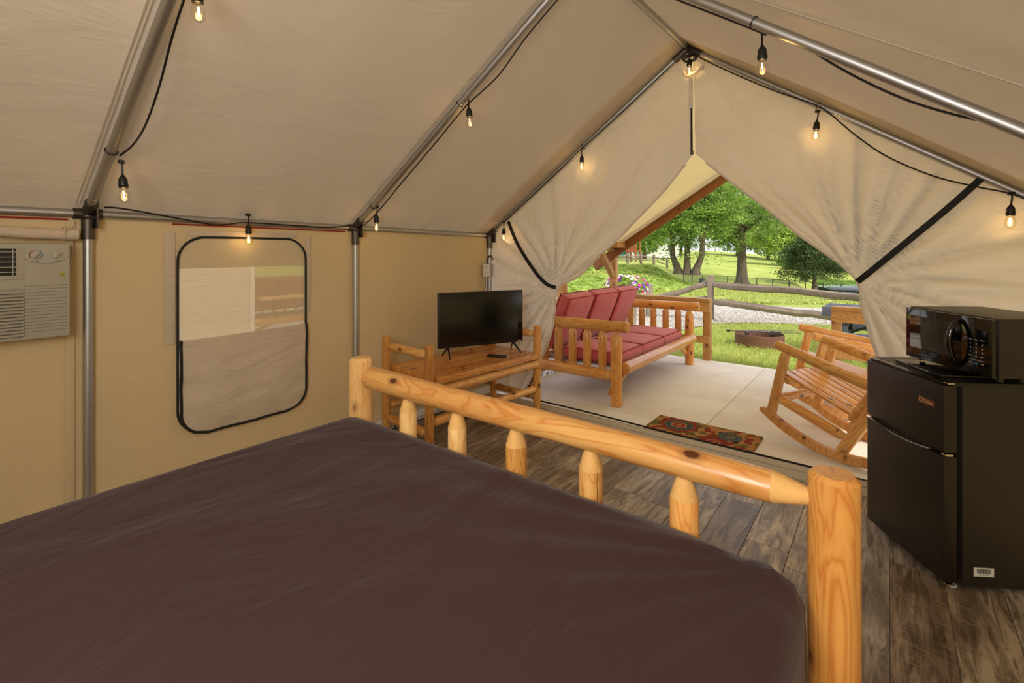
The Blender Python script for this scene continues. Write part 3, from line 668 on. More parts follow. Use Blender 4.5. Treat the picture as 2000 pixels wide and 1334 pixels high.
roll = MB(); rp = [(-0.35 + 0.03 * k) for k in range(31)]
roll.tube([(XL + 0.04, y, 1.468 + 0.006 * math.sin(y * 9)) for y in rp], [0.026 + 0.005 * noise.noise(Vector((y * 6, 0, 0))) for y in rp], 14)
ro = roll.obj('rolled_canvas_cover', M['canvas_tan'], None); tag(ro, 'roll of tan canvas tied up just above the air conditioner', 'canvas roll')
MB().tube([(XL + 0.04 + 0.03 * math.cos(a), 0.50, 1.468 + 0.029 * math.sin(a)) for a in np.linspace(0, 2 * PI, 16)], 0.004, 6, False).obj('tie', M['canvas_tan'], ro)
MB().tube(catmull([(XL + .01, .53, 1.50), (XL + .015, .535, 1.40), (XL + .01, .53, 1.32)], 5), 0.004, 6).obj('tie', M['canvas_tan'], ro)

# ================================================================== electrical box on the corner pole
eb = thing('outlet_box', 'grey electrical outlet box fixed to the corner pole above the television', 'outlet', (-3.05, YF - 0.09, 1.195))
MB().box((0, 0, 0), (0.075, 0.07, 0.125), 0.004).obj('box_body', M['steel'], eb)
MB().box((0.012, -0.037, 0), (0.085, 0.006, 0.125), 0.003).obj('cover_plate', M['white'], eb)
for s in (-1, 1):
    for q in (-1, 1): MB().box((0.012 + q * 0.012, -0.0405, s * 0.028), (0.004, 0.002, 0.014)).obj('slot', M['black'], eb)
MB().tube([(-0.02, 0, -0.06), (-0.02, 0, -0.9)], 0.010, 10).obj('conduit', M['steel'], eb)
MB().tube(catmull([(0.0, 0, 0.06), (-0.01, 0, 0.10), (0.02, 0.01, 0.14), (0.04, 0.03, 0.10)], 5), 0.006, 8).obj('cord', M['black'], eb)

# ================================================================== bed
bed = thing('log_bed', 'peeled log bed with a thick round footboard rail and short spindles', 'bed', (-0.90, 1.19, 0))
def bl(name, u0, p0, p1, r, mat='log_pale', **kw): return log(name, p0, p1, r, M[mat], bed, **kw)
log('post', (-0.815, 0, 0.0), (-0.815, 0, 0.948), 0.0475, M['log_pale'], bed, bev=0.012)
log('post', (0.811, 0, 0.0), (0.811, 0, 0.932), 0.0465, M['log_orange'], bed, bev=0.010, n=32)
log('top_rail', (-0.775, -0.004, 0.876), (0.775, -0.004, 0.872), 0.045, M['log'], bed, c0=0.03, c1=0.075, r1=0.034, tip=0.45, n=28)
log('lower_rail', (-0.78, 0, 0.36), (0.78, 0, 0.36), 0.045, M['log_pale'], bed, c0=0.05, c1=0.05)
for x, r, m in ((-0.519, .033, 'log_pale'), (-0.264, .032, 'log_pale'), (-0.010, .034, 'log_orange'), (0.250, .034, 'log'), (0.506, .034, 'log')):
    log('spindle', (x, 0, 0.385), (x, 0, 0.848), r, M[m], bed, c0=0.05, c1=0.062, tip=0.4)
for s in (-1, 1):
    log('post', (s * 0.815, -2.1, 0.0), (s * 0.815, -2.1, 1.15), 0.05, M['log_pale'], bed)
    log('side_rail', (s * 0.80, -2.06, 0.36), (s * 0.80, -0.04, 0.36), 0.05, M['log_pale'], bed, c0=.05, c1=.05)
log('top_rail', (-0.78, -2.1, 1.05), (0.78, -2.1, 1.05), 0.045, M['log_pale'], bed, c0=0.05, c1=0.05)
# mattress under a brown fitted sheet (local origin on the floor below its centre)
mt = thing('mattress', 'thick mattress in a dark brown fitted sheet filling the log bed', 'mattress', (-0.93, 0.14, 0.40))
bm = bmesh.new(); nxm, nym = 90, 110; LX, LY, TH, RC = 1.60, 2.05, 0.325, 0.055
V = []
for j in range(nym + 1):
    for k in range(nxm + 1):
        a = -1 + 2 * k / nxm; b = -1 + 2 * j / nym
        # map square param to surface: outer ring folds down the sides
        def fold(t, half):
            lim = 0.80; s_ = abs(t)
            if s_ <= lim: return math.copysign(s_ / lim * (half - RC), t), 0.0
            q = (s_ - lim) / (1 - lim); L = RC * PI / 2 + TH - RC; d = q * L
            if d < RC * PI / 2: an = d / RC; return math.copysign(half - RC + RC * math.sin(an), t), RC * (1 - math.cos(an))
            return math.copysign(half, t), RC + d - RC * PI / 2
        x, zx = fold(a, LX / 2); y, zy = fold(b, LY / 2)
        z = TH - max(zx, zy)
        if zx > 0 and zy > 0:
            rc = 0.13; cx_, cy_ = LX / 2 - rc, LY / 2 - rc; dx, dy = max(0, abs(x) - cx_), max(0, abs(y) - cy_); dd = math.hypot(dx, dy)
            if dd > rc: x = math.copysign(cx_ + dx / dd * rc, x); y = math.copysign(cy_ + dy / dd * rc, y)
        crown = 0.016 * (1 - (x / (LX / 2)) ** 2) * (1 - (y / (LY / 2)) ** 2)
        z += crown + 0.006 * noise.noise(Vector((x * 3, y * 2, 0)))
        side = max(zx, zy) / TH
        if side > 0.15:      # gathers down the sides
            g = 0.008 * side * math.sin(60 * (x if zy > zx else y) + 3 * noise.noise(Vector((x * 4, y * 4, 1))))
            if zy > zx: y += math.copysign(g, y)
            else: x += math.copysign(g, x)
        # soft creases fanning toward the right front corner
        cx1, cy1 = LX / 2, LY / 2; r_ = math.hypot(x - cx1, y - cy1); ph = math.atan2(y - cy1, x - cx1)
        z += 0.006 * math.exp(-r_ * 1.6) * math.sin(ph * 26) * (1 if side < 0.3 else 0)
        V.append((x, y, z))
bm.free()
mesh_obj('fitted_sheet', V, [(j * (nxm + 1) + k, j * (nxm + 1) + k + 1, (j + 1) * (nxm + 1) + k + 1, (j + 1) * (nxm + 1) + k) for j in range(nym) for k in range(nxm)], M['sheet'], mt, angle=0)
MB().box((0, 0, 0.03), (LX - 0.03, LY - 0.03, 0.06), 0.02).obj('mattress_core', M['white'], mt)
mt.location.z = 0.408

# ================================================================== television stand
d_ = Vector((0.093, 1.107, 0)); L_ = d_.length; ang = math.atan2(d_.y, d_.x) - PI / 2
ts = thing('television_stand', 'peeled log side table with a plank top holding the television', 'table', (-2.397, 2.19, 0), ang)
D = 0.51
for y in (0.0, L_):
    for x in (0.0, -D): log('post', (x, y, 0), (x, y, 0.757), 0.031, M['log_orange'], ts, bev=0.004)
    log('end_rail', (-0.03, y, 0.69), (-D + 0.03, y, 0.69), 0.030, M['log'], ts, c0=0.035, c1=0.035)
    log('lower_rail', (-0.03, y, 0.17), (-D + 0.03, y, 0.17), 0.030, M['log_orange'], ts, c0=0.03, c1=0.03)
    log('support_rail', (-0.03, y, 0.46), (-D + 0.03, y, 0.46), 0.030, M['log_orange'], ts, c0=0.03, c1=0.03)
log('front_rail', (0.03, 0.03, 0.452), (0.03, L_ - 0.03, 0.452), 0.032, M['log'], ts, bev=0.015)
for x in (0.0, -D):
    log('lower_rail', (x, 0.03, 0.245 if x else 0.24), (x, L_ - 0.03, 0.245 if x else 0.24), 0.030, M['log'], ts, bev=0.014)
xs = [-0.515, -0.385, -0.255, -0.125, -0.03, 0.055]
for k in range(5):
    a, b = xs[k], xs[k + 1]; y0, y1 = (0.035, L_ - 0.035)
    MB().box(((a + b) / 2, L_ / 2, 0.5225), (b - a - 0.003, (y1 - y0) if a < 0 else (y1 - y0), 0.045), 0.004).obj('top_plank', M['top_wood'], ts)
TT = 0.546
# television, turned a little toward the bed
a_, b_ = Vector((-2.765, 2.62, 0)), Vector((-2.432, 3.275, 0)); dv = b_ - a_; tw = dv.length; tang = math.atan2(dv.y, dv.x)
tv = thing('television', 'black flat screen television on two splayed feet on the log stand', 'television', ((a_ + b_) / 2) + Vector((0, 0, TT)), tang)
MB().box((0, 0.02, 0.288), (tw, 0.035, 0.436), 0.006).obj('casing', M['black'], tv)
MB().box((0, 0.045, 0.24), (tw * 0.7, 0.04, 0.26), 0.015).obj('rear_housing', M['black'], tv)
MB().box((0, 0.0015, 0.297), (tw - 0.022, 0.004, 0.395), 0.001).obj('screen', M['screen'], tv)
MB().box((tw / 2 - 0.032, 0.001, 0.083), (0.030, 0.003, 0.009), 0.001).obj('name_plate', M['print'], tv)
text('lettering', 'VIZIO', 0.0075, M['black'], tv, frame_mat((tw / 2 - 0.032, -0.0008, 0.083), (1, 0, 0), (0, 0, 1)), 0.0002)
for s in (-1, 1):
    for yy in (-0.085, 0.10): MB().tube([(s * (tw / 2 - .085), 0.02, 0.075), (s * (tw / 2 - .085) + s * .02, yy, 0.005), (s * (tw / 2 - .085) + s * .022, yy * 1.05, 0.004)], [0.009, 0.005, 0.006], 8).obj('foot', M['black'], tv)
rm = thing('remote_control', 'small black remote control lying on the log television stand', 'remote control', (-2.43, 2.93, TT), tang - 0.75)
MB().box((0, 0, 0.009), (0.15, 0.042, 0.017), 0.005).obj('casing', M['black'], rm)
for i in range(5):
    for j in range(3): MB().box((0.045 - i * 0.022, -0.011 + j * 0.011, 0.0185), (0.007, 0.006, 0.003), 0.001).obj('button', M['print'] if (i == 0 and j == 1) else M['cast'], rm)
cb = MB().tube(catmull([(-2.80, 2.80, TT + .006), (-2.72, 2.86, TT + .006), (-2.70, 2.95, TT + .006), (-2.82, 3.02, TT + .006)], 6), 0.003, 6).obj('power_cable', M['red'], None); tag(cb, 'thin red cable lying on the stand behind the television', 'cable')
cb2 = MB().tube(catmull([(-2.99, 2.5, .10), (-2.95, 2.3, .03), (-2.92, 2.0, .02), (-2.95, 1.6, .02)], 6), 0.006, 6).obj('power_cable', M['black'], None); tag(cb2, 'black cable on the floor along the left wall under the television stand', 'cable')

# ================================================================== refrigerator and microwave
fr = thing('mini_refrigerator', 'black two door mini refrigerator standing by the door opening', 'refrigerator')
o0 = Vector((-0.086, 3.037, 0)); o1 = Vector((0.178, 2.633, 0)); dx_ = (o1 - o0).normalized(); FW = (o1 - o0).length
fr.location = o0; fr.rotation_euler = (0, 0, math.atan2(dx_.y, dx_.x))      # local x along the front, local +y into the body
DT = 0.052
MB().box((FW / 2, DT + 0.02 + 0.215, 0.428), (FW - .004, 0.43, 0.815), 0.006).obj('cabinet', M['fridge_side'], fr)
MB().box((FW / 2, DT + 0.21, 0.842), (FW, 0.45, 0.016), 0.005).obj('top_panel', M['fridge'], fr)
up = MB().box((FW / 2, DT / 2, 0.700), (FW, DT, 0.275), 0.008).obj('freezer_door', M['fridge'], fr)
lo = MB().box((FW / 2, DT / 2, 0.290), (FW, DT, 0.515), 0.008).obj('main_door', M['fridge'], fr)
MB().box((FW / 2, DT / 2, 0.8435), (FW * .94, DT * 0.8, 0.012), 0.004).obj('door_cap', M['gloss'], up)
lip = MB(); lip.tube([(0.05 + (FW - 0.12) * q, -0.002, 0.552 - 0.018 * math.sin(PI * q)) for q in np.linspace(0, 1, 14)], 0.006, 8); lip.obj('handle_lip', M['gloss'], lo)
MB().box((0.035, 0.0, 0.549), (0.065, 0.012, 0.010), 0.004).obj('handle_trim', M['chrome'], lo)
MB().box((FW / 2 - .03, DT / 2 + .004, 0.555), (FW - .10, DT - .012, 0.014)).obj('handle_recess', M['ac_dark'], fr)
MB().box((FW - 0.006, DT / 2 - .008, 0.555), (0.025, 0.030, 0.009), 0.003).obj('hinge', M['chrome'], fr)
MB().box((FW - 0.010, DT / 2, 0.846), (0.03, 0.026, 0.006), 0.002).obj('hinge', M['chrome'], fr)
MB().box((FW - 0.02, 0.03, 0.023), (0.035, 0.03, 0.006), 0.002).obj('hinge', M['chrome'], fr)
for x, y in ((0.04, 0.06), (FW - 0.04, 0.06), (0.04, 0.46), (FW - 0.04, 0.46)): MB().lathe([(0.018, 0), (0.018, 0.006), (0.010, 0.008), (0.010, 0.024)], 14, (x, y, 0)).obj('foot', M['print'], fr)
MB().box((FW - 0.09, -0.001, 0.745), (0.088, 0.003, 0.028), 0.001).obj('badge', M['plate'], up)
text('lettering', 'Midea', 0.024, M['gold'], up, frame_mat((FW - 0.083, -0.003, 0.745), (1, 0, 0), (0, 0, 1)), 0.0004)
MB().tube([(FW - 0.119 + 0.010 * math.cos(a), -0.003, 0.746 + 0.010 * math.sin(a)) for a in np.linspace(0.4, 5.6, 20)], 0.0012, 6).obj('ring_emblem', M['gold'], up)
st = MB().box((FW - 0.0005, DT + 0.10, 0.085), (0.002, 0.075, 0.034)).obj('barcode_sticker', M['white'], fr)
for k in range(15): MB().box((FW + 0.0009, DT + 0.075 + k * 0.0036, 0.089), (0.0006, 0.0016 if k % 3 else 0.0024, 0.018)).obj('bar', M['black'], st)
text('lettering', '0065 4810 2731', 0.006, M['black'], st, frame_mat((FW + 0.001, DT + 0.10, 0.075), (0, 1, 0), (0, 0, 1)), 0.0002)
tray = MB().box((0, 0, 0), (0.30, 0.30, 0.012), 0.004).obj('tray', M['gloss'], None); tray.location = o0 + dx_ * 0.27 + Vector((-dx_.y, dx_.x, 0)) * 0.20 + Vector((0, 0, 0.857)); tray.rotation_euler = (0, 0, fr.rotation_euler.z - .06)
tag(tray, 'flat gloss black tray between refrigerator and microwave', 'tray')
mw = thing('microwave', 'black microwave oven with a curved handle sitting on the mini refrigerator', 'microwave')
m0 = Vector((0.068, 3.012, 0.866)); m1 = Vector((0.318, 2.664, 0.866)); dm = (m1 - m0).normalized(); MW = (m1 - m0).length + 0.014
mw.location = m0; mw.rotation_euler = (0, 0, math.atan2(dm.y, dm.x))
MB().box((MW / 2, 0.185, 0.135), (MW, 0.33, 0.235), 0.004).obj('cabinet', M['fridge_side'], mw)
MB().box((MW * 0.345, 0.010, 0.132), (MW * 0.69, 0.022, 0.232), 0.004).obj('door', M['gloss'], mw)
MB().box((MW * 0.83, 0.010, 0.132), (MW * 0.31, 0.022, 0.232), 0.004).obj('control_panel', M['gloss'], mw)
dr = [c for c in kids(mw) if c.name.startswith('door')][0]; cp = [c for c in kids(mw) if c.name.startswith('control_panel')][0]
MB().box((MW * 0.32, -0.0015, 0.14), (MW * 0.52, 0.002, 0.15)).obj('door_glass', plain('microwave_glass', srgb(8, 7, 6), 0.03, 0, 0, 0.9), dr)
hp = catmull([(MW * 0.655, -0.002, 0.235), (MW * 0.655, -0.030, 0.195), (MW * 0.65, -0.042, 0.135), (MW * 0.655, -0.030, 0.075), (MW * 0.655, -0.002, 0.030)], 6)
MB().tube(hp, [0.006 + 0.006 * math.sin(PI * i / (len(hp) - 1)) for i in range(len(hp))], 12).obj('handle', M['gloss'], dr)
x0 = MW * 0.775
for r_i, row in enumerate(('123', '456', '789', ' 0 ')):
    for c_i, ch in enumerate(row):
        if ch != ' ': text('digit', ch, 0.012, M['print'], cp, frame_mat((x0 + 0.026 * c_i, -0.0018, 0.140 - 0.0165 * r_i), (1, 0, 0), (0, 0, 1)), 0.0002)
for c_i, wd_ in ((0, 'Time'), (1, 'Power'), (2, 'Defrost')): text('lettering', wd_, 0.0062, M['print'], cp, frame_mat((x0 + 0.026 * c_i, -0.0018, 0.158), (1, 0, 0), (0, 0, 1)), 0.0002)
for c_i, wd_ in ((0, 'Clock'), (2, 'Popcorn')): text('lettering', wd_, 0.0062, M['print'], cp, frame_mat((x0 + 0.026 * c_i, -0.0018, 0.092), (1, 0, 0), (0, 0, 1)), 0.0002)
MB().box((x0 + 0.026, -0.0018, 0.076), (0.072, 0.0006, 0.0008)).obj('panel_line', M['print'], cp)
for c_i, wd_ in ((0, 'Stop'), (2, 'Start')): text('lettering', wd_, 0.0062, M['print'], cp, frame_mat((x0 + 0.026 * c_i, -0.0018, 0.063), (1, 0, 0), (0, 0, 1)), 0.0002)
MB().tube([(x0 + 0.026 + 0.0045 * math.cos(a), -0.0018, 0.062 + 0.0045 * math.sin(a)) for a in np.linspace(0, 2 * PI, 14)], 0.0011, 6).obj('start_mark', M['blue'], cp)
for x, y in ((.03, .05), (MW - .03, .05), (.03, .32), (MW - .03, .32)): MB().lathe([(0.012, 0), (0.012, 0.018)], 12, (x, y, 0)).obj('foot', M['black'], mw)
for yy, zz in ((0.06, .025), (.30, .025)): MB().lathe([(0.005, 0), (0.004, 0.002)], 10).obj('screw', M['cast'], mw).matrix_local = Matrix.Translation((MW, yy, zz)) @ Matrix.Rotation(PI / 2, 4, 'Y')

# ================================================================== porch: slab, mat, log couch, rocking chairs, timber frame
slab = thing('porch_slab', None, None); slab['kind'] = 'structure'
jx, jy = -1.166, 3.945
for (x0_, x1_, y0_, y1_) in ((-3.05, jx, YF + .025, jy), (jx, 1.4, YF + .025, jy), (-3.05, jx, jy, 6.47), (jx, 1.4, jy, 6.47)):
    MB().box(((x0_ + x1_) / 2, (y0_ + y1_) / 2, -0.10), (x1_ - x0_ - 0.006, y1_ - y0_ - 0.006, 0.14), 0.005).obj('slab_panel', M['concrete'], slab)
MB().box((-0.8, 5.0, -0.115), (4.4, 2.8, 0.13)).obj('slab_base', M['stone'], slab)
GZ = -0.03
# printed coir door mat
nu, nv_ = 170, 84; mx0, mx1, my0, my1 = -1.535, -0.742, 3.635, 4.026; V = []; C_ = []
colors = {k: srgb(*v) for k, v in dict(base=(214, 156, 92), red=(168, 70, 50), dark=(66, 76, 72), teal=(98, 122, 114), green=(130, 124, 62), org=(206, 124, 62), rust=(146, 70, 44)).items()}
def flower(x, y, cx, cy, R, c):
    dx, dy = x - cx, y - cy; r = math.hypot(dx, dy) / R; a = math.atan2(dy, dx)
    if r < 0.16: return c['org']
    if r < 0.32: return c['red']
    if r < 0.40: return c['base']
    if r < 0.62: return c['dark'] if math.sin(a * 14) > -0.2 else c['teal']
    if r < 0.70: return c['teal']
    if r < 0.82 + 0.24 * abs(math.sin(a * 5)): return c['red'] if r < 0.93 else c['rust']
    return None
for j in range(nv_ + 1):
    for k in range(nu + 1):
        x = mx0 + (mx1 - mx0) * k / nu; y = my0 + (my1 - my0) * j / nv_; px, py = x - mx0, y - my0
        q = Vector((px * 26, py * 26, 2.0)); wx, wy = px + 0.008 * noise.noise(q), py + 0.008 * noise.noise(q + Vector((5, 5, 5)))
        c = flower(wx, wy, 0.215, 0.235, 0.155, colors) or flower(wx, wy, 0.60, 0.215, 0.085, {**colors, 'red': colors['teal'], 'rust': colors['dark']}) or flower(wx, wy, 0.53, 0.05, 0.12, {**colors, 'dark': colors['red'], 'teal': colors['rust']})
        if c is None:
            n1 = noise.noise(Vector((wx * 13, wy * 17, 5))); n2 = noise.noise(Vector((wx * 20, wy * 14, 15)))
            c = colors['green'] if n1 > 0.16 else colors['red'] if n2 > 0.22 else colors['dark'] if n1 < -0.33 else colors['base']
        e = min(px, mx1 - x, py, my1 - y); cr = 0.02 - max(0, 0.01 - e) * 0.8
        V.append((x, y, GZ + cr + 0.0015 * noise.noise(Vector((px * 160, py * 160, 0))))); C_.append(c)
n0 = len(V); V += [(mx0, my0, GZ + .001), (mx1, my0, GZ + .001), (mx1, my1, GZ + .001), (mx0, my1, GZ + .001)]; C_ += [colors['base']] * 4
Fm = [(j * (nu + 1) + k, j * (nu + 1) + k + 1, (j + 1) * (nu + 1) + k + 1, (j + 1) * (nu + 1) + k) for j in range(nv_) for k in range(nu)]
Fm += [(n0, n0 + 1, nu, 0), (n0 + 1, n0 + 2, (nv_ + 1) * (nu + 1) - 1, nu), (n0 + 2, n0 + 3, nv_ * (nu + 1), (nv_ + 1) * (nu + 1) - 1), (n0 + 3, n0, 0, nv_ * (nu + 1))]
dm_ = mesh_obj('door_mat', V, Fm, M['coir'], smooth=False); at_ = dm_.data.color_attributes.new('col', 'FLOAT_COLOR', 'POINT')
at_.data.foreach_set('color', np.array(C_, dtype=np.float32).ravel()); tag(dm_, 'coir door mat printed with red and teal flowers on the porch slab', 'door mat')

def cushion(name, sx, sy, sz, parent, loc, rot=(0, 0, 0), seed=0):
    n = 22; V = []; Fc = []; idx = {}
    def vert(a, b, c):
        key = (round(a, 4), round(b, 4), round(c, 4))
        if key in idx: return idx[key]
        x, y = a * sx / 2, b * sy / 2; m = (1 - a ** 4) * (1 - b ** 4)
        z = c * sz / 2 * (0.78 + 0.30 * m ** 0.6)
        rr = 1 - 0.020 * (1 - c * c) * 0; ex = 0.012 * (c * c)
        x -= math.copysign(ex, a) * (abs(a) > .999); y -= math.copysign(ex, b) * (abs(b) > .999)
        z += 0.004 * noise.noise(Vector((x * 14, y * 14, seed + c)))
        idx[key] = len(V); V.append((x, y, z)); return idx[key]
    g = [-1 + 2 * i / n for i in range(n + 1)]; h = [-1, -0.6, 0, 0.6, 1]
    for i in range(n):
        for j in range(n):
            Fc.append((vert(g[i], g[j], 1), vert(g[i + 1], g[j], 1), vert(g[i + 1], g[j + 1], 1), vert(g[i], g[j + 1], 1)))
            Fc.append((vert(g[i], g[j], -1), vert(g[i], g[j + 1], -1), vert(g[i + 1], g[j + 1], -1), vert(g[i + 1], g[j], -1)))
        for k in range(4):
            for s in (-1, 1):
                q = (vert(g[i], s, h[k]), vert(g[i + 1], s, h[k]), vert(g[i + 1], s, h[k + 1]), vert(g[i], s, h[k + 1])); Fc.append(q if s < 0 else q[::-1])
                q = (vert(s, g[i], h[k]), vert(s, g[i], h[k + 1]), vert(s, g[i + 1], h[k + 1]), vert(s, g[i + 1], h[k])); Fc.append(q if s < 0 else q[::-1])
    o = mesh_obj(name, V, Fc, M['cushion'], parent, angle=60); o.location = loc; o.rotation_euler = rot
    for c in (1, -1):
        z = c * sz / 2 * 0.79; w_, l_ = sx / 2 - 0.008, sy / 2 - 0.008
        P = [(w_ * a, l_ * b, z) for a, b in ((-1, -1), (0, -1), (1, -1), (1, 0), (1, 1), (0, 1), (-1, 1), (-1, 0), (-1, -1))]
        MB().tube(P, 0.0055, 6).obj('piping', M['piping'], o)
    return o
def make_couch(label):
    t = thing('log_couch', label, 'couch'); m = M['log_orange']
    for s in (-1, 1):
        y = s * 1.02
        log('post', (0.50, y, 0), (0.50, y, 0.655), 0.052, m, t, c1=0.05, tip=0.55)
        log('post', (-0.46, y, 0), (-0.52, y, 0.655), 0.045, m, t)
        log('arm_rail', (-0.62, y, 0.70), (0.62, y, 0.725), 0.052, m, t, bev=0.014)
        log('side_rail', (-0.44, y, 0.27), (0.47, y, 0.27), 0.052, m, t, c0=.05, c1=.05)
        for x in (-0.28, -0.12, 0.04, 0.20, 0.36): log('spindle', (x, y, 0.30), (x, y, 0.68), 0.039, m, t, c0=.04, c1=.045, tip=0.45)
        log('brace', (0.46, s * 1.06, 0.11), (0.47, s * 0.62, 0.33), 0.030, m, t)
        log('back_leg', (-0.42, s * .95, 0.30), (-0.72, s * .95, 0.02), 0.040, m, t)
    log('front_rail', (0.55, -0.98, 0.335), (0.55, 0.98, 0.335), 0.056, m, t, bev=0.02)
    log('back_rail', (-0.42, -1.0, 0.30), (-0.42, 1.0, 0.30), 0.045, m, t); log('back_rail', (-0.60, -1.0, 0.80), (-0.60, 1.0, 0.80), 0.045, m, t)
    for k in range(9): log('back_spindle', (-0.44, -0.8 + .2 * k, 0.33), (-0.60, -0.8 + .2 * k, 0.78), 0.024, m, t)
    for k in range(10): MB().box((0.05, -0.86 + 0.19 * k, 0.325), (0.98, 0.10, 0.02), 0.004).obj('seat_slat', M['grey_wood'], t)
    return t
couch = make_couch('orange varnished log couch with red cushions on the porch slab'); couch.location = (-2.45, 5.07, GZ)
cw = thing('seat_cushion', 'red', 'cushion')
bpy.data.objects.remove(cw)
names = ('nearest the television', 'in the middle', 'farthest from the tent')
for i, y in enumerate((4.415, 5.0, 5.585)):
    o = cushion('seat_cushion', 0.60, 0.565, 0.130, None, (-2.27, y, 0.372), (0, 0, 0), i); tag(o, 'flat red seat cushion of the log couch, ' + names[i], 'cushion', 'seat cushions of the log couch')
for i, y in enumerate((4.46, 5.06, 5.63)):
    o = cushion('back_cushion', 0.58, 0.53, 0.15, None, (-2.69, y, 0.655), (0.0, math.radians(-68), random.uniform(-.04, .04)), 5 + i)
    tag(o, 'upright red back cushion leaning on the log couch, ' + names[i], 'cushion', 'back cushions of the log couch')

def make_rocker():
    t = thing('rocking_chair', '', 'rocking chair'); m = M['log']
    R = 1.05
    for s in (-1, 1):
        y = s * 0.27; vs = []; fs = []; N = 22
        for i in range(N + 1):
            a = -0.48 + 0.86 * i / N; hgt = 0.062 if 0 < i < N else 0.03
            for w_, h_ in ((-.018, 0), (.018, 0), (.018, hgt), (-.018, hgt)): vs.append((-(R - h_) * math.sin(-a) * 1.0, y + w_, R - (R - h_) * math.cos(a)))
        for i in range(N):
            for q in range(4): fs.append((4 * i + q, 4 * i + (q + 1) % 4, 4 * i + 4 + (q + 1) % 4, 4 * i + 4 + q))
        fs += [(3, 2, 1, 0), (4 * N, 4 * N + 1, 4 * N + 2, 4 * N + 3)]
        ro_ = mesh_obj('rocker', vs, fs, m, t, angle=35)
        log('front_post', (0.30, y * 1.0, 0.06), (0.27, y, 0.60), 0.036, m, t, c1=.03, tip=.6)
        log('rear_post', (-0.22, y, 0.05), (-0.40, y, 0.56), 0.036, m, t)
        log('arm', (0.36, y, 0.625), (-0.46, y, 0.60), 0.036, m, t, bev=.014)
        log('side_stretcher', (0.26, y, 0.235), (-0.25, y, 0.20), 0.034, m, t, c0=.03, c1=.05)
        log('back_post', (-0.24, y * .86, 0.32), (-0.50, y * .86, 1.02), 0.032, m, t)
    log('front_stretcher', (0.27, -0.26, 0.23), (0.27, 0.26, 0.23), 0.032, m, t, c0=.03, c1=.03)
    log('rear_stretcher', (-0.25, -0.26, 0.28), (-0.25, 0.26, 0.28), 0.030, m, t, c0=.03, c1=.03)
    log('seat_rail', (0.235, -0.26, 0.385), (0.235, 0.26, 0.385), 0.026, m, t)
    log('back_top_rail', (-0.50, -0.24, 1.0), (-0.50, 0.24, 1.0), 0.034, m, t); log('back_lower_rail', (-0.30, -0.24, 0.47), (-0.30, 0.24, 0.47), 0.026, m, t)
    for k in range(6):
        y = -0.20 + 0.08 * k
        board('seat_slat', (0.30, y, 0.418), (-0.26, y, 0.345), 0.066, 0.018, m, t)
    for k in range(5): board('back_slat', (-0.31, -0.16 + .08 * k, 0.50), (-0.49, -0.16 + .08 * k, 0.98), 0.05, 0.016, m, t)
    return t
def place_rocker(t, O, f, tilt):
    R = 1.05; t.matrix_world = Matrix.Translation(Vector(O)) @ Matrix.Rotation(math.atan2(f[1], f[0]), 4, 'Z') @ Matrix.Translation((0, 0, R)) @ Matrix.Rotation(-math.radians(tilt), 4, 'Y') @ Matrix.Translation((0, 0, -R))
rk = make_rocker(); rk2 = copy_tree(rk)
place_rocker(rk, (-0.165, 4.175, GZ), (-0.88, 0.47), 11); place_rocker(rk2, (-0.19, 5.20, GZ), (-0.95, -0.31), 9)
rk['label'] = 'nearer log rocking chair with a slatted seat, beside the refrigerator'; rk2['label'] = 'farther log rocking chair at the back of the porch'
rk['group'] = rk2['group'] = 'porch rocking chairs'

pf = thing('timber_porch', 'timber porch frame of posts, beams and a sloped rafter beyond the tent', 'porch')
PY = 6.40
for sx, X in ((-1, -3.12), (1, 0.79)):
    for Y in (5.0, PY): board('post', (X, Y, GZ), (X, Y, 1.42), 0.09, 0.09, M['timber'], pf)
    board('beam', (X, 3.75, 1.445), (X, PY + .1, 1.445), 0.09, 0.14, M['timber'], pf)
    for Y in (5.0, PY): board('knee_brace', (X, Y - 0.04, 1.02), (X, Y - 0.42, 1.38), 0.07, 0.07, M['timber'], pf)
for sx in (-1, 1):
    e = (XC + sx * 2.25, PY - .03, 1.14); c_ = (XC, PY - .03, 2.583); board('rafter', e, c_, 0.05, 0.13, M['rafter_wood'], pf)
    p0, p1 = Vector((XC + sx * 1.90, PY - .10, 1.44)), Vector((XC, PY - .10, 2.64)); MB().tube([p0, p1], 0.027, 12).obj('canopy_pole', M['white'], pf)
    MB().tube([p0 + Vector((0, 0.05 * math.cos(a), 0.05 * math.sin(a))) for a in np.linspace(0, 2 * PI, 16)], 0.008, 6, False).obj('pole_bracket', M['steel'], pf)
board('plate', (-3.0, PY - .3, 1.46), (-3.0, PY - .02, 1.46), 0.16, 0.08, M['timber'], pf)
board('plate', (-3.22, PY, 1.46), (-2.96, PY, 1.46), 0.09, 0.09, M['timber'], pf)
V = []; n1, n2 = 40, 30
for j in range(n2 + 1):
    y = YF - 0.22 + (PY + 0.25 - YF) * j / n2; q = j / n2
    for k in range(n1 + 1):
        x = XC - 2.2 + 4.4 * k / n1; rz1 = 2.93 + (2.70 - 2.93) * q; sl = 0.69 + (0.63 - 0.69) * q
        V.append((x, y, rz1 - abs(x - XC) * sl + 0.006 * noise.noise(Vector((x * 2, y * 2, 6)))))
cn = mesh_obj('porch_canopy', V, [(j * (n1 + 1) + k, j * (n1 + 1) + k + 1, (j + 1) * (n1 + 1) + k + 1, (j + 1) * (n1 + 1) + k) for j in range(n2) for k in range(n1)], M['canvas_porch'], angle=0)
tag(cn, 'cream canvas canopy sloping over the porch outside the door', 'canopy')
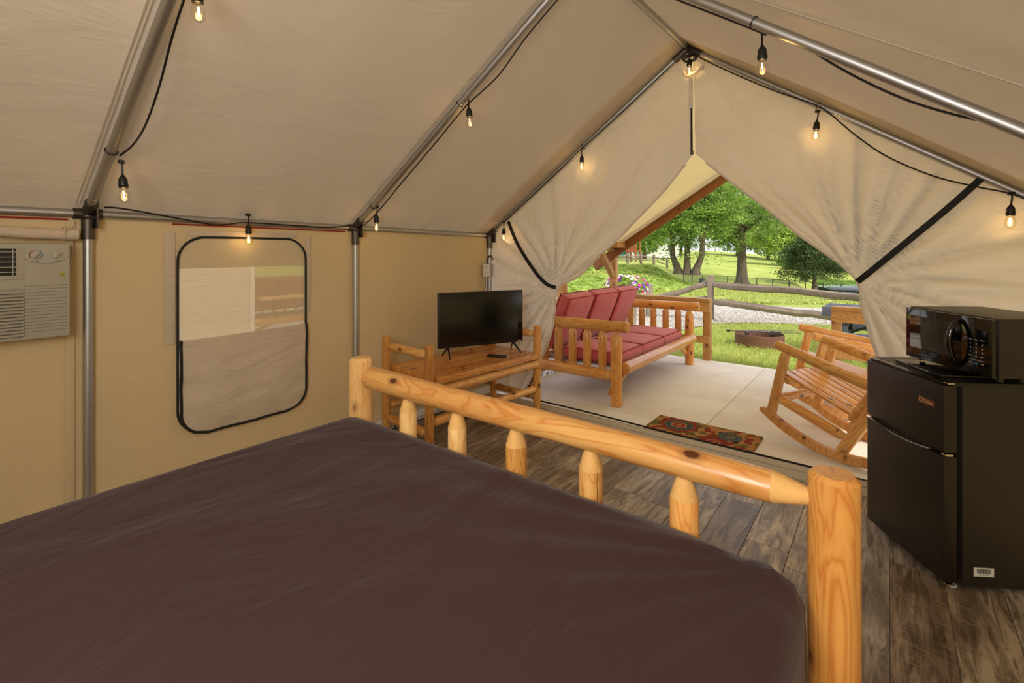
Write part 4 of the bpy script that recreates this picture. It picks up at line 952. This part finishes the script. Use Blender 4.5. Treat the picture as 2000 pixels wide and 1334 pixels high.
def railing(x0, x1, label, endpost):
    t = thing('porch_railing', label, 'railing'); Y = 6.46
    board('top_rail', (x0, Y, 0.742), (x1, Y, 0.742), 0.14, 0.04, M['timber'], t, roll=PI / 2 * 0)
    board('upper_board', (x0, Y - .03, 0.655), (x1, Y - .03, 0.655), 0.04, 0.13, M['timber'], t)
    board('lower_board', (x0, Y - .03, 0.235), (x1, Y - .03, 0.235), 0.04, 0.09, M['timber'], t)
    board('post', (endpost, Y + .02, -0.15), (endpost, Y + .02, 0.72), 0.09, 0.09, M['timber'], t); return t
railing(-3.06, -1.80, 'low timber railing behind the far end of the log couch', -1.845)
railing(-0.50, 0.75, 'low timber railing behind the rocking chairs', -0.455)
t = thing('porch_railing', 'low timber side railing behind the back of the log couch', 'railing')
board('lower_board', (-3.10, 3.75, 0.27), (-3.10, 6.35, 0.27), 0.04, 0.09, M['timber'], t); board('upper_board', (-3.10, 3.75, 0.60), (-3.10, 6.35, 0.60), 0.04, 0.09, M['timber'], t)
board('bottom_board', (-3.10, 3.75, 0.06), (-3.10, 6.35, 0.06), 0.04, 0.09, M['timber'], t)

# ================================================================== the ground outside
def ta(x, y): return -SN * x + CS * y, CS * x + SN * y
def sst(a, b, x):
    q = min(1, max(0, (x - a) / (b - a))); return q * q * (3 - 2 * q)
TZ = ([0, 6.6, 8.0, 11, 16, 20, 28, 36, 45, 50, 66, 90, 140, 300], [-.16, -.16, -.2, -.31, -.36, -.60, -1.15, -1.5, -1.9, -1.75, -0.55, -0.4, 0.6, 1.0])
def ground(x, y):
    t, a = ta(x, y)
    if t < 1: return -0.16
    z = float(np.interp(t, *TZ)); r = a / t
    if t > 14: z -= 0.068 * max(0, min(a - .42 * t, 22)) * sst(14, 26, t)
    m = sst(.37, .27, r) * sst(26, 47, t) * (1 - sst(90, 120, t)); z = z * (1 - m) + (-0.15 + .12 * noise.noise(Vector((x * .3, y * .3, 0)))) * m
    z -= sst(.585, .64, r) * sst(46, 53, t) * (1 - sst(95, 120, t)) * 1.9
    return z + 0.03 * noise.noise(Vector((x * .5, y * .5, 3))) * sst(12, 20, t)
def sst_r(a, b, x): return sst(a, b, x)
_s = sst
def sst(a, b, x):
    if a > b: return 1 - _s(b, a, x)
    return _s(a, b, x)
gx = np.unique(np.concatenate([np.arange(-130, -24, 5.0), np.arange(-24, 24, 0.6), np.arange(24, 150, 6.0)])); gy = np.unique(np.concatenate([np.arange(-30, -4, 4.0), np.arange(-4, 24, 0.6), np.arange(24, 90, 1.1), np.arange(90, 230, 7.0)]))
V = []
for y in gy:
    for x in gx:
        z = ground(x, y)
        if XL - .6 < x < 1.6 and -1.6 < y < 6.2: z = -0.30
        V.append((x, y, z))
nx_ = len(gx); lawn = mesh_obj('ground', V, [(j * nx_ + k, j * nx_ + k + 1, (j + 1) * nx_ + k + 1, (j + 1) * nx_ + k) for j in range(len(gy) - 1) for k in range(nx_ - 1)], M['grass'], angle=0)
tag(lawn, kind='structure')
near = [(14, 13.2), (8, 13.0), (2.0, 12.7), (-1.2, 12.6), (-2.4, 12.3), (-3.1, 11.4), (-3.3, 10.2), (-3.4, 8.8), (-3.3, 7.0), (-3.2, 5.5), (-3.2, 2.0), (-3.2, -3)]
far = [(14, 16.4), (8, 16.5), (2.0, 16.7), (-1.6, 16.9), (-4.5, 17.0), (-8.0, 19.0), (-10.8, 20.9), (-13.3, 22.2), (-18, 24), (-22, 22), (-24, 12), (-24, -3)]
nn = catmull([(a, b, 0) for a, b in near], 14); ff = catmull([(a, b, 0) for a, b in far], 14)
V = []; K = 40
for i in range(len(nn)):
    jn, jf = 0.16 * noise.noise(nn[i] * 1.9), 0.3 * noise.noise(ff[i] * 0.8)
    for k in range(K + 1):
        q = k / K; p = (nn[i] + Vector((jn, jn, 0))).lerp(ff[i] + Vector((jf, jf, 0)), q); V.append((p.x, p.y, ground(p.x, p.y) + 0.022 - (0.05 if k in (0, K) else 0) + .006 * noise.noise(Vector((p.x * 3, p.y * 3, 0)))))
road = mesh_obj('gravel_road', V, [(i * (K + 1) + k, i * (K + 1) + k + 1, (i + 1) * (K + 1) + k + 1, (i + 1) * (K + 1) + k) for i in range(len(nn) - 1) for k in range(K)], M['gravel'], angle=0); tag(road, kind='structure')
# stones along the near edge of the road and on it
def scatter_mesh(name, P, S, base_v, base_f, mat, parent, spin=True):
    n = len(P); bv = np.array(base_v, dtype=float); bf = np.array(base_f); a = rng.random(n) * 2 * PI
    V = np.repeat(bv[None], n, 0) * S[:, None, :]
    x = V[..., 0] * np.cos(a)[:, None] - V[..., 1] * np.sin(a)[:, None]; y = V[..., 0] * np.sin(a)[:, None] + V[..., 1] * np.cos(a)[:, None]
    V = np.stack([x, y, V[..., 2]], -1) + P[:, None, :]; Fq = bf[None] + (np.arange(n) * len(bv))[:, None, None]
    return np_mesh(name, V.reshape(-1, 3), Fq.reshape(-1, bf.shape[1]), mat, parent)
octv = [(1, 0, 0), (0, 1, 0), (-1, 0, 0), (0, -1, 0), (0, 0, 1), (0, 0, -1)]; octf = [(0, 1, 4), (1, 2, 4), (2, 3, 4), (3, 0, 4), (1, 0, 5), (2, 1, 5), (3, 2, 5), (0, 3, 5)]
P = []
for i in range(9000):
    k = random.randrange(0, len(nn) - 1); q = random.random() ** 1.8 * 0.5; p = nn[k].lerp(nn[k + 1], random.random()); f_ = ff[k]; c = p.lerp(f_, q)
    if c.x < -9 or c.y < 3.5: continue
    P.append((c.x, c.y, ground(c.x, c.y) + .024))
P = np.array(P); S = (0.012 + 0.016 * rng.random((len(P), 1))) * (0.7 + .6 * rng.random((len(P), 3)))
tag(scatter_mesh('gravel_stones', P, S, octv, octf, M['stone'], road), kind='stuff')
# grass blades on the near lawn
P = []
while len(P) < 52000:
    x, y = random.uniform(-3.6, 4.0), random.uniform(6.44, 13.2)
    q = 0.5 + noise.noise(Vector((x * .9, y * .9, 0)))
    if random.random() > 0.45 + q * .6: continue
    if x < -3.15 + .2 * noise.noise(Vector((x, y, 2))): continue
    if y > 12.75 + .3 * noise.noise(Vector((x * 2, 5, 2))) or (x < -1.2 and y > 12.75 - (-1.2 - x) * .6): continue
    P.append((x, y, ground(x, y) - .01))
P = np.array(P); hh = 0.035 + 0.05 * rng.random(len(P)); S = np.stack([np.full(len(P), 1.0), hh / 0.05, hh / 0.05], -1)
tag(scatter_mesh('grass_blades', P, S, [(-.003, 0, 0), (.003, 0, 0), (.002, .012, .03), (0, .03, .05)], [(0, 1, 2), (0, 2, 3)], M['blade'], lawn), kind='stuff')
# tufts on the lawn beyond the road
P = []
while len(P) < 45000:
    t = random.uniform(15.5, 48); r = random.uniform(.10, .74); x, y = t * (-SN + r * CS), t * (CS + r * SN)
    if y < 17.3 or (x < -5 and y < 24.5): continue
    P.append((x, y, ground(x, y) - .01))
P = np.array(P); S = np.stack([1.5 + rng.random(len(P)), 1 + rng.random(len(P)), .8 + 1.0 * rng.random(len(P))], -1) * 1.6
tag(scatter_mesh('lawn_tufts', P, S, [(-.02, 0, 0), (.02, 0, 0), (.01, .012, .03), (-.01, .02, .035)], [(0, 1, 2), (0, 2, 3)], M['blade'], lawn), kind='stuff')
P = []
while len(P) < 12000:      # weeds on the bank
    t = random.uniform(28, 46); r = random.uniform(.06, .37); x, y = t * (-SN + r * CS), t * (CS + r * SN)
    if noise.noise(Vector((x * .35, y * .35, 4))) < -.15: continue
    P.append((x, y, ground(x, y) - .02))
P = np.array(P); S = np.ones((len(P), 3)) * (2.0 + 3.5 * rng.random((len(P), 1)))
tag(scatter_mesh('bank_weeds', P, S, [(-.03, 0, 0), (.03, 0, 0), (.035, .02, .04), (-.02, .03, .05)], [(0, 1, 2), (0, 2, 3)], M['leaf2'], lawn), kind='stuff')
# pond
pz = -3.15
pp = [rt(u, t, pz) for u, t in ((1612, 58), (1650, 56), (1720, 54), (1800, 56), (1800, 66), (1700, 64), (1650, 63), (1590, 62))]
pc = catmull(pp + [pp[0]], 6)[:-1]; pond = mesh_obj('pond', pc, [tuple(range(len(pc)))], M['water'], smooth=False); tag(pond, kind='structure')

def gz(p, dz=0.0): return Vector((p.x, p.y, ground(p.x, p.y) + dz))
# fire rings
def make_ring(lab, loc, R, Hh, mat, grate=True):
    t = thing('fire_ring', lab, 'fire ring', loc)
    n = 56; vs = []; fs = []
    for i in range(n):
        a = 2 * PI * i / n
        for r_, z in ((R, -.03), (R, Hh), (R - .006, Hh + .004), (R - .014, Hh), (R - .014, 0.0)): vs.append((r_ * math.cos(a), r_ * math.sin(a), z))
    for i in range(n):
        for k in range(4): fs.append((5 * i + k, 5 * ((i + 1) % n) + k, 5 * ((i + 1) % n) + k + 1, 5 * i + k + 1))
    mesh_obj('steel_band', vs, fs, mat, t, angle=50)
    ash = MB().lathe([(R - .02, 0.0), (R * .6, 0.02), (0.02, 0.035)], 30); ash.obj('ash_bed', M['ac_dark'], t)
    if grate:
        MB().tube([(-R - .16, 0.0, Hh + .05), (R + .02, 0.03, Hh + .02)], 0.011, 10).obj('grate_bar', M['cast'], t)
        MB().tube([(-R - .17, 0.0, Hh + .05), (-R - .12, 0.0, Hh + .05)], 0.02, 10).obj('bar_grip', M['black'], t)
        for x in (-R * .55, R * .6): MB().box((x, 0.01, Hh - .01), (0.05, 0.05, 0.10), 0.006).obj('grate_bracket', M['cast'], t)
        for k in range(9): MB().tube([(-R * .45 + k * .09, -.22, Hh + .03), (-R * .45 + k * .09, .22, Hh + .03)], 0.005, 6).obj('grate_rod', M['cast'], t)
    return t
fp = rt(1483, 8.05); fp = gz(fp); ring = make_ring('rusty steel fire ring with a grate bar in the grass beyond the porch', fp, 0.37, 0.20, M['rust']); ring.rotation_euler = (0, 0, YAW)
fp2 = gz(rt(1625, 27.0)); t = thing('fire_ring', 'distant low brick fire ring beside the far picnic table', 'fire ring', fp2)
for k in range(22):
    a = 2 * PI * k / 22; o = MB().box((0, 0, 0.07), (0.13, 0.09, 0.15), 0.01).obj('brick', M['rust'], t); o.location = (.34 * math.cos(a), .34 * math.sin(a), 0); o.rotation_euler = (0, 0, a + PI / 2)
# split-rail fence by the road
def rough_rail(name, p0, p1, w_, h_, parent, seed, sag=0.04):
    p0, p1 = Vector(p0), Vector(p1); n = 26; d = (p1 - p0).normalized(); sd_ = d.cross(Vector((0, 0, 1))).normalized(); V = []; m = 10
    for i in range(n + 1):
        q = i / n; c = p0.lerp(p1, q) + Vector((0, 0, sag * noise.noise(Vector((q * 3.1, seed, 0))) + .012 * noise.noise(Vector((q * 12, seed, 3)))))
        th = 0.55 + 0.45 * min(1, min(q, 1 - q) / 0.06)
        for k in range(m):
            a = 2 * PI * k / m; rr = 1 + .22 * noise.noise(Vector((math.cos(a) * 1.5, math.sin(a) * 1.5, q * 1.4 + seed * 5)))
            V.append(c + sd_ * (w_ / 2 * math.cos(a) * rr * th) + Vector((0, 0, h_ / 2 * math.sin(a) * rr * th)))
    fs = [(i * m + k, i * m + (k + 1) % m, (i + 1) * m + (k + 1) % m, (i + 1) * m + k) for i in range(n) for k in range(m)] + [tuple(range(m - 1, -1, -1)), tuple(n * m + k for k in range(m))]
    return mesh_obj(name, V, fs, M['grey_wood'], parent, angle=35)
def split_fence(label, posts, rails, wpost=0.13, hpost=1.1, rh=0.13, zs=None):
    t = thing('split_rail_fence', label, 'fence')
    for i, p in enumerate(posts):
        h_ = hpost if not isinstance(hpost, list) else hpost[i]
        o = MB().box((0, 0, h_ / 2 - .1), (wpost, wpost, h_ + .2), 0.012).obj('post', M['grey_wood'], t); o.location = p; o.rotation_euler = (0, 0, .3 + .2 * i)
    for i, (a, b) in enumerate(rails): rough_rail('rail', a, b, rh * .7, rh, t, i + 1.3 * wpost * 10)
    return t
PA = gz(rt(1388, 11.6)); PB = Vector((0.1, 10.65, 0)); PB = gz(PB); PL = gz(rt(1268, 12.3)); PC = Vector((3.1, 9.6, 0)); PC = gz(PC)
def lift(p, z): return Vector((p.x, p.y, z))
split_fence('weathered split rail fence between the fire ring and the gravel road', [PA, PB, PL, PC],
    [(lift(PA, .56), lift(PB, .53)), (lift(PA, .15), lift(PB, .10)), (lift(PA, .60), lift(PL, .10)), (lift(PA, .2), lift(PL, -.02)), (lift(PB, .50), lift(PC, .5)), (lift(PB, .1), lift(PC, .1))], 0.15, [1.1, 0.95, .84, .95], 0.15)
pu = [(1140, 52), (1168, 52), (1196, 53), (1226, 54), (1252, 54.5), (1277, 55), (1303, 56)]; ps = [gz(rt(u, t)) for u, t in pu]
rl = []
for i in range(len(ps) - 1):
    for dz in (.45, .85): rl.append((ps[i] + Vector((0, 0, dz)), ps[i + 1] + Vector((0, 0, dz))))
split_fence('distant split rail fence along the playground at the top of the grassy bank', ps, rl, 0.2, 1.15, 0.13)
# chain-link fence
cf = thing('chain_link_fence', 'dark chain link fence crossing the far lawn below the big trees', 'fence'); us = [1335, 1352, 1372, 1394, 1421, 1448, 1478, 1509, 1541, 1573, 1608, 1643, 1680, 1716]
base = [gz(rt(u, 45)) for u in us]
for p in base: MB().tube([p, p + Vector((0, 0, .95))], 0.035, 8).obj('post', M['fence_dark'], cf)
for i in range(len(base) - 1):
    a, b = base[i], base[i + 1]; u3 = Vector((0, 0, .9)); MB().tube([a + u3, b + u3], 0.024, 6).obj('top_rail', M['fence_dark'], cf)
    mesh_obj('wire_mesh', [a, b, b + u3, a + u3], [(0, 1, 2, 3)], M['chain'], cf, smooth=False)
# trash barrel
tb = thing('trash_barrel', 'blue grey trash barrel standing at the chain link fence', 'trash can', gz(rt(1371, 43)))
MB().lathe([(0.20, 0), (0.22, .05), (.24, .55), (.25, .57)], 20).obj('barrel', M['table_grey'], tb); MB().lathe([(0.26, .57), (.26, .60), (.2, .66), (.05, .68)], 20).obj('lid', M['black'], tb)
# picnic tables
def make_picnic(lab):
    t = thing('picnic_table', lab, 'table'); L = 1.85
    for k in range(5): board('top_plank', (0, -.30 + .15 * k, .735), (L, -.30 + .15 * k, .735), .04, .14, M['table_grey'], t, roll=0)
    for y in (-.62, -.74, .62, .74): board('seat_plank', (0, y, .43), (L, y, .43), .04, .115, M['table_grey'], t)
    for x in (.28, L - .28):
        for s in (-1, 1): board('leg', (x, s * .62, -.02), (x, s * .10, .71), .07, .07, M['table_leg'], t)
        board('cross_bar', (x, -.78, .39), (x, .78, .39), .06, .06, M['table_leg'], t)
        board('diagonal_brace', (x, 0, .40), (L / 2, 0, .70), .04, .04, M['table_leg'], t)
    return t
pt = make_picnic('dark grey picnic table just beyond the right porch railing'); pt.location = (-.76, 8.85, ground(0, 8.7) - .09); pt.rotation_euler = (0, 0, -.06)
pt2 = copy_tree(pt); pt2.location = gz(rt(1619, 29.5)); pt2.rotation_euler = (0, 0, YAW - .35); pt2['label'] = 'distant grey picnic table on the far lawn near the pond'; pt['group'] = pt2['group'] = 'picnic tables'
# flower planter
fl_ = thing('flower_planter', 'planter overflowing with white, purple and magenta petunias behind the couch', 'planter', gz(rt(1222, 8.5), .17))
z0 = fl_.location.z
MB().lathe([(0.17, -.2), (0.19, .4), (.24, .62), (.26, .64), (.22, .645)], 24).obj('pot', M['grey_wood'], fl_)
def blob_leaves(n, c, R, size, seed=1):
    r = np.random.default_rng(seed); d = r.normal(size=(n, 3)); d /= np.linalg.norm(d, axis=1)[:, None]; rad = (0.55 + .5 * r.random(n)); P = np.array(c) + d * rad[:, None] * np.array(R)
    a = r.normal(size=(n, 3)); a /= np.linalg.norm(a, axis=1)[:, None]; b = np.cross(a, d); b /= (np.linalg.norm(b, axis=1)[:, None] + 1e-6); s = size * (.6 + .8 * r.random(n))[:, None]
    V = np.stack([P - a * s, P + b * s * .45, P + a * s, P - b * s * .45], 1).reshape(-1, 3); return V, np.arange(4 * n).reshape(n, 4)
V_, F_ = blob_leaves(1500, (0, 0, .80), (.36, .30, .17), .03); tag(np_mesh('foliage', V_, F_, M['leaf2'], fl_), kind='stuff')
cache = {}
for k in range(150):
    mk = random.choices(['pet_white', 'pet_purple', 'pet_pink', 'pet_yellow'], [6, 4, 4, 3])[0]; a = random.uniform(0, 2 * PI); e = random.uniform(-.5, 1.4)
    if mk == 'pet_pink' and e > .9: mk = 'pet_white'
    if mk not in cache:
        vs = [(0, 0, -.015)]; n = 20
        for i in range(n):
            q = 2 * PI * i / n; r_ = .030 * (1 + .16 * math.cos(5 * q)); vs.append((r_ * math.cos(q), r_ * math.sin(q), .006))
        o = mesh_obj('flower', vs, [(0, 1 + i, 1 + (i + 1) % n) for i in range(n)], M[mk], fl_, smooth=False); cache[mk] = o.data
    else: o = bpy.data.objects.new('flower', cache[mk]); COL.objects.link(o); o.parent = fl_
    d = Vector((math.cos(a) * math.cos(e), math.sin(a) * math.cos(e), math.sin(e))); o.location = Vector((d.x * .40, d.y * .34, .80 + d.z * .20)); o.rotation_euler = (d + Vector((0, 0, .4))).to_track_quat('Z', 'Y').to_euler()
# playground tower
tw_ = thing('playground_tower', 'cedar playground tower with a teal slide on top of the bank', 'playground', gz(rt(1237, 60)))
for x in (-.6, .6):
    for y in (-.6, .6): board('post', (x, y, 0), (x, y, 2.9), .12, .12, M['cedar'], tw_)
for k in range(7):
    board('wall_board', (-.6 + .2 * k, -.66, 1.5), (-.6 + .2 * k, -.66, 2.75), .17, .03, M['cedar'], tw_)
MB().box((0, 0, 1.45), (1.4, 1.4, .1)).obj('deck', M['cedar'], tw_)
for s in (-1, 1): board('brace', (s * .6, -.62, .9), (s * .15, -.62, 1.4), .1, .08, M['cedar'], tw_)
board('beam', (-.75, -.66, 1.35), (.75, -.66, 1.35), .1, .14, M['cedar'], tw_)
MB().tube(catmull([(-.7, 0, 1.5), (-1.3, -.3, 1.2), (-1.9, -.9, .7), (-2.5, -1.2, .3)], 8), .32, 12).obj('slide', M['teal'], tw_)
# pale houses far behind
def house(lab, p, w_, d_, h_, rz):
    t = thing('house', lab, 'house', p, rz); MB().box((0, 0, h_ / 2), (w_, d_, h_)).obj('wall', M['house'], t)
    r = MB(); r.v = [(-w_ / 2 - .4, -d_ / 2 - .4, h_), (w_ / 2 + .4, -d_ / 2 - .4, h_), (w_ / 2 + .4, d_ / 2 + .4, h_), (-w_ / 2 - .4, d_ / 2 + .4, h_), (-w_ / 2 - .4, 0, h_ + 2), (w_ / 2 + .4, 0, h_ + 2)]; r.f = [(0, 1, 5, 4), (2, 3, 4, 5), (0, 4, 3), (1, 2, 5), (3, 2, 1, 0)]
    r.obj('roof', M['roofing'], t, smooth=False)
    for k in range(3):
        f = MB().box((-w_ / 3 + k * w_ / 3, -d_ / 2 - .02, h_ * .55), (1.1, .08, 1.3)).obj('window', M['white'], t); MB().box((-w_ / 3 + k * w_ / 3, -d_ / 2 - .07, h_ * .55), (.9, .04, 1.1)).obj('pane', M['glass_dark'], f)
house('pale house half hidden behind the left tree', gz(rt(1268, 95)), 9, 7, 3.2, YAW)

# ------------------------------------------------------------------ trees
def make_tree(name, label, loc, trunk_h, trunk_r, R, cz, nleaf, size, mat, seed, stems=1, droop=0.0, gaps=0.0, nb=26, flat=1.0, conifer=False, cat='tree', clump=.085):
    r = random.Random(seed); g = np.random.default_rng(seed); t = thing(name, label, cat, loc); mb = MB(); tips = []
    C = Vector((0, 0, cz))
    for s in range(stems):
        off = Vector(((s - (stems - 1) / 2) * trunk_r * 1.6, r.uniform(-.3, .3) * trunk_r, 0)); lean = Vector(((s - (stems - 1) / 2) * .35, r.uniform(-.1, .1), 1)).normalized()
        tr = trunk_r * (1 if stems == 1 else .62); top = off + lean * trunk_h
        pts = [off + Vector((0, 0, -.3)), off + Vector((0, 0, .1)), off + lean * trunk_h * .5, top, top + (C + Vector((off.x * 2, 0, R[2] * .75)) - top) * .5, C + Vector((off.x * 2.5, 0, R[2] * .8))]
        mb.tube(pts, [tr * 1.6, tr * 1.15, tr * .9, tr * .8, tr * .4, tr * .08], 12)
        for b in range(nb // stems):
            q = r.uniform(.0, .95); st = top.lerp(pts[-1], q * .8) if not conifer else off.lerp(pts[-1], .15 + q * .8)
            az = r.uniform(0, 2 * PI); el = r.uniform(-.15, .9) if not conifer else r.uniform(-.2, .15)
            d = Vector((math.cos(az) * math.cos(el), math.sin(az) * math.cos(el), math.sin(el)))
            e = C + Vector((d.x * R[0], d.y * R[1], d.z * R[2])) * r.uniform(.75, 1.0)
            if conifer: e = Vector((d.x * R[0] * (1 - q * .85), d.y * R[1] * (1 - q * .85), st.z + r.uniform(-.1, .3)))
            m_ = st.lerp(e, .5) + Vector((0, 0, .12 * (e - st).length)); br = tr * (.34 if not conifer else .12) * (1 - q * .6)
            mb.tube([st, st.lerp(m_, .6) + Vector((r.uniform(-.15, .15), r.uniform(-.15, .15), 0)), m_, e], [br, br * .75, br * .5, br * .12], 6, False)
            for k in range(7):
                s0 = st.lerp(e, r.uniform(.35, .95)); e2 = s0 + Vector((r.gauss(0, 1), r.gauss(0, 1), r.gauss(.1, .7) - droop)) * (R[0] * .24)
                mb.tube([s0, s0.lerp(e2, .5), e2], [br * .22, br * .14, br * .04], 4, False); tips += [tuple(s0.lerp(e2, .5)), tuple(e2), tuple(e2)]
            tips.append(tuple(e))
    mb.obj('trunk', M['bark'], t)
    T = np.array(tips); n = nleaf; cl_ = R[0] * (clump if not conifer else .11); P = T[g.integers(0, len(T), n)] + g.normal(size=(n, 3)) * np.array([cl_, cl_, cl_ * (.55 if not conifer else .3)])
    if not conifer:
        k = int(n * (.30 - gaps)); d = g.normal(size=(k, 3)); d /= np.linalg.norm(d, axis=1)[:, None]; rad = g.random(k) ** .35
        P[:k] = np.array(C) + d * rad[:, None] * np.array(R) * .98
        nz = np.array([noise.noise(Vector(p) * (1.6 / max(1, R[0] * .28))) for p in P[:k]]); P[:k][nz < -.05] = T[g.integers(0, len(T), int((nz < -.05).sum()))] + g.normal(size=(int((nz < -.05).sum()), 3)) * cl_ * .7
    a = g.normal(size=(n, 3)); a[:, 2] *= .6; a /= np.linalg.norm(a, axis=1)[:, None]; b = g.normal(size=(n, 3)); b = np.cross(a, b); b /= np.linalg.norm(b, axis=1)[:, None]
    s = size * (.6 + .8 * g.random(n))[:, None]
    V = np.stack([P - a * s, P + b * s * .55, P + a * s, P - b * s * .55], 1).reshape(-1, 3)
    tag(np_mesh('crown', V, np.arange(4 * n).reshape(n, 4), mat, t), kind='stuff'); return t
def at_t(u, t, v=None):
    p = rt(u, t); p.z = ground(p.x, p.y) if v is None else H - (v - HV) / F * t; return p
make_tree('maple_tree', 'large left leafy tree with several trunks behind the chain link fence', at_t(1342, 40, 529), 1.4, .46, (4.7, 4.7, 5.2), 5.2, 56000, .085, M['leaf'], 3, stems=3, nb=51, droop=.3, gaps=.12, clump=.065)
make_tree('maple_tree', 'big leafy tree with one thick trunk behind the chain link fence', at_t(1449, 46.5, 549), 2.4, .50, (5.0, 5.0, 6.0), 6.4, 30000, .08, M['leaf'], 11, nb=40, droop=.6, gaps=.27, clump=.052)
make_tree('conifer_tree', 'small dark evergreen tree near the pond', at_t(1591, 43, 559), 1.2, .16, (2.7, 2.7, 2.6), 3.0, 30000, .07, M['leaf_dark'], 21, nb=60, conifer=True)
make_tree('leaning_tree', 'small crooked dark tree left of the evergreen', at_t(1573, 50, 543), .9, .22, (2.2, 2.2, 1.7), 2.3, 12000, .09, M['leaf_dark'], 31, stems=2, nb=14)
make_tree('background_tree', 'bright yellow green tree beyond the dark evergreen', at_t(1535, 78), 2.0, .4, (5.5, 5.5, 3.6), 4.2, 30000, .18, M['leaf2'], 41, nb=20)
for i, (u, t_, R_, h_, m_) in enumerate([(1560, 100, 6, 4.2, 'leaf2'), (1608, 108, 7, 4.4, 'leaf_far'), (1655, 104, 6.5, 4.0, 'leaf_far'), (1705, 100, 7, 4, 'leaf_far'), (1500, 112, 6, 4.4, 'leaf_far'), (1330, 118, 7, 4.5, 'leaf_far'), (1258, 84, 4, 3.4, 'leaf'), (1205, 100, 7, 5, 'leaf_far'), (1150, 104, 7, 5, 'leaf_far'), (1440, 124, 7, 4.5, 'leaf_far')]):
    desc = ['pale green round tree in the far tree line right of the big maple', 'hazy tree in the far tree line above the evergreen', 'hazy tree in the far tree line above the pond', 'rightmost hazy tree in the far tree line behind the door flap', 'hazy tree behind the right side of the big maple', 'hazy tree seen between the left maple trunks', 'green tree beside the pale house', 'hazy tree behind the playground', 'leftmost hazy tree behind the porch beam', 'hazy tree low behind the big maple trunk'][i]
    make_tree('background_tree', desc, at_t(u, t_), 1.4, .35, (R_, R_, h_), h_ + .6, 9000, .30, M[m_], 50 + i, nb=12)
for i, (u, t_) in enumerate([(1548, 66), (1566, 68)]):
    make_tree('bush', ['dark bush at the foot of the far slope', 'second dark bush beside the pond bank'][i], at_t(u, t_), .4, .12, (2.2, 2.0, 1.1), 1.0, 6000, .12, M['leaf'], 80 + i, nb=10, cat='bush')

# ------------------------------------------------------------------ neighbouring tent seen through the window screen
nt_ = thing('neighbouring_tent', 'neighbouring canvas tent seen through the mesh window', 'tent', (-8.4, 0, 0))
nv2 = [(1.9, -2.2, -.1), (1.9, 2.85, -.1), (1.9, 2.85, 1.55), (1.9, -2.2, 1.55), (0, -2.2, 2.85), (0, 2.85, 2.85), (-1.9, -2.2, 1.55), (-1.9, 2.85, 1.55), (-1.9, -2.2, -.1), (-1.9, 2.85, -.1)]
mesh_obj('canvas_wall', nv2, [(0, 1, 2, 3), (3, 2, 5, 4), (4, 5, 7, 6), (6, 7, 9, 8), (1, 9, 7, 5, 2)], M['canvas_flap'], nt_, smooth=False)
mesh_obj('porch_roof', [(2.1, 2.9, 1.5), (2.1, 5.8, 1.5), (0, 5.8, 2.8), (0, 2.9, 2.8)], [(0, 1, 2, 3)], M['canvas_porch'], nt_, smooth=False)
MB().box((0, 4.3, -.10), (4.0, 2.9, .14), .01).obj('porch_floor', M['concrete'], nt_); MB().tube([(1.92, 2.87, -.1), (1.92, 2.87, 1.55)], .03, 10).obj('corner_pole', M['white'], nt_)
for Y in (3.9, 5.7): board('post', (1.95, Y, -.1), (1.95, Y, 1.5), .09, .09, M['timber'], nt_)
board('rail', (1.95, 2.95, .75), (1.95, 5.8, .75), .14, .04, M['timber'], nt_); board('rail', (1.95, 2.95, .3), (1.95, 5.8, .3), .09, .04, M['timber'], nt_)
c2 = copy_tree(couch); c2.location = (-8.0, 4.3, GZ); c2['label'] = 'log couch on the neighbouring porch, seen through the mesh window'; couch['group'] = c2['group'] = 'log couches'

for i in range(3):
    o = cushion('back_cushion', 0.58, 0.58, 0.13, None, (-8.22, 3.69 + .6 * i, 0.655), (0.0, math.radians(-68), 0), 15 + i)
    tag(o, ('nearest', 'middle', 'farthest')[i] + ' red back cushion on the neighbouring porch couch, seen through the window screen', 'cushion', 'cushions of the neighbouring porch couch')
# reeds on the pond bank
P = []
while len(P) < 9000:
    u, t = random.uniform(1590, 1760), random.uniform(62, 68); p = rt(u, t); P.append((p.x, p.y, ground(p.x, p.y) - .1))
P = np.array(P); S = np.stack([2 + rng.random(len(P)), 2 + rng.random(len(P)), 12 + 10 * rng.random(len(P))], -1)
tag(scatter_mesh('pond_reeds', P, S, [(-.03, 0, 0), (.03, 0, 0), (.02, .012, .03), (-.01, .03, .05)], [(0, 1, 2), (0, 2, 3)], M['leaf'], pond), kind='stuff')
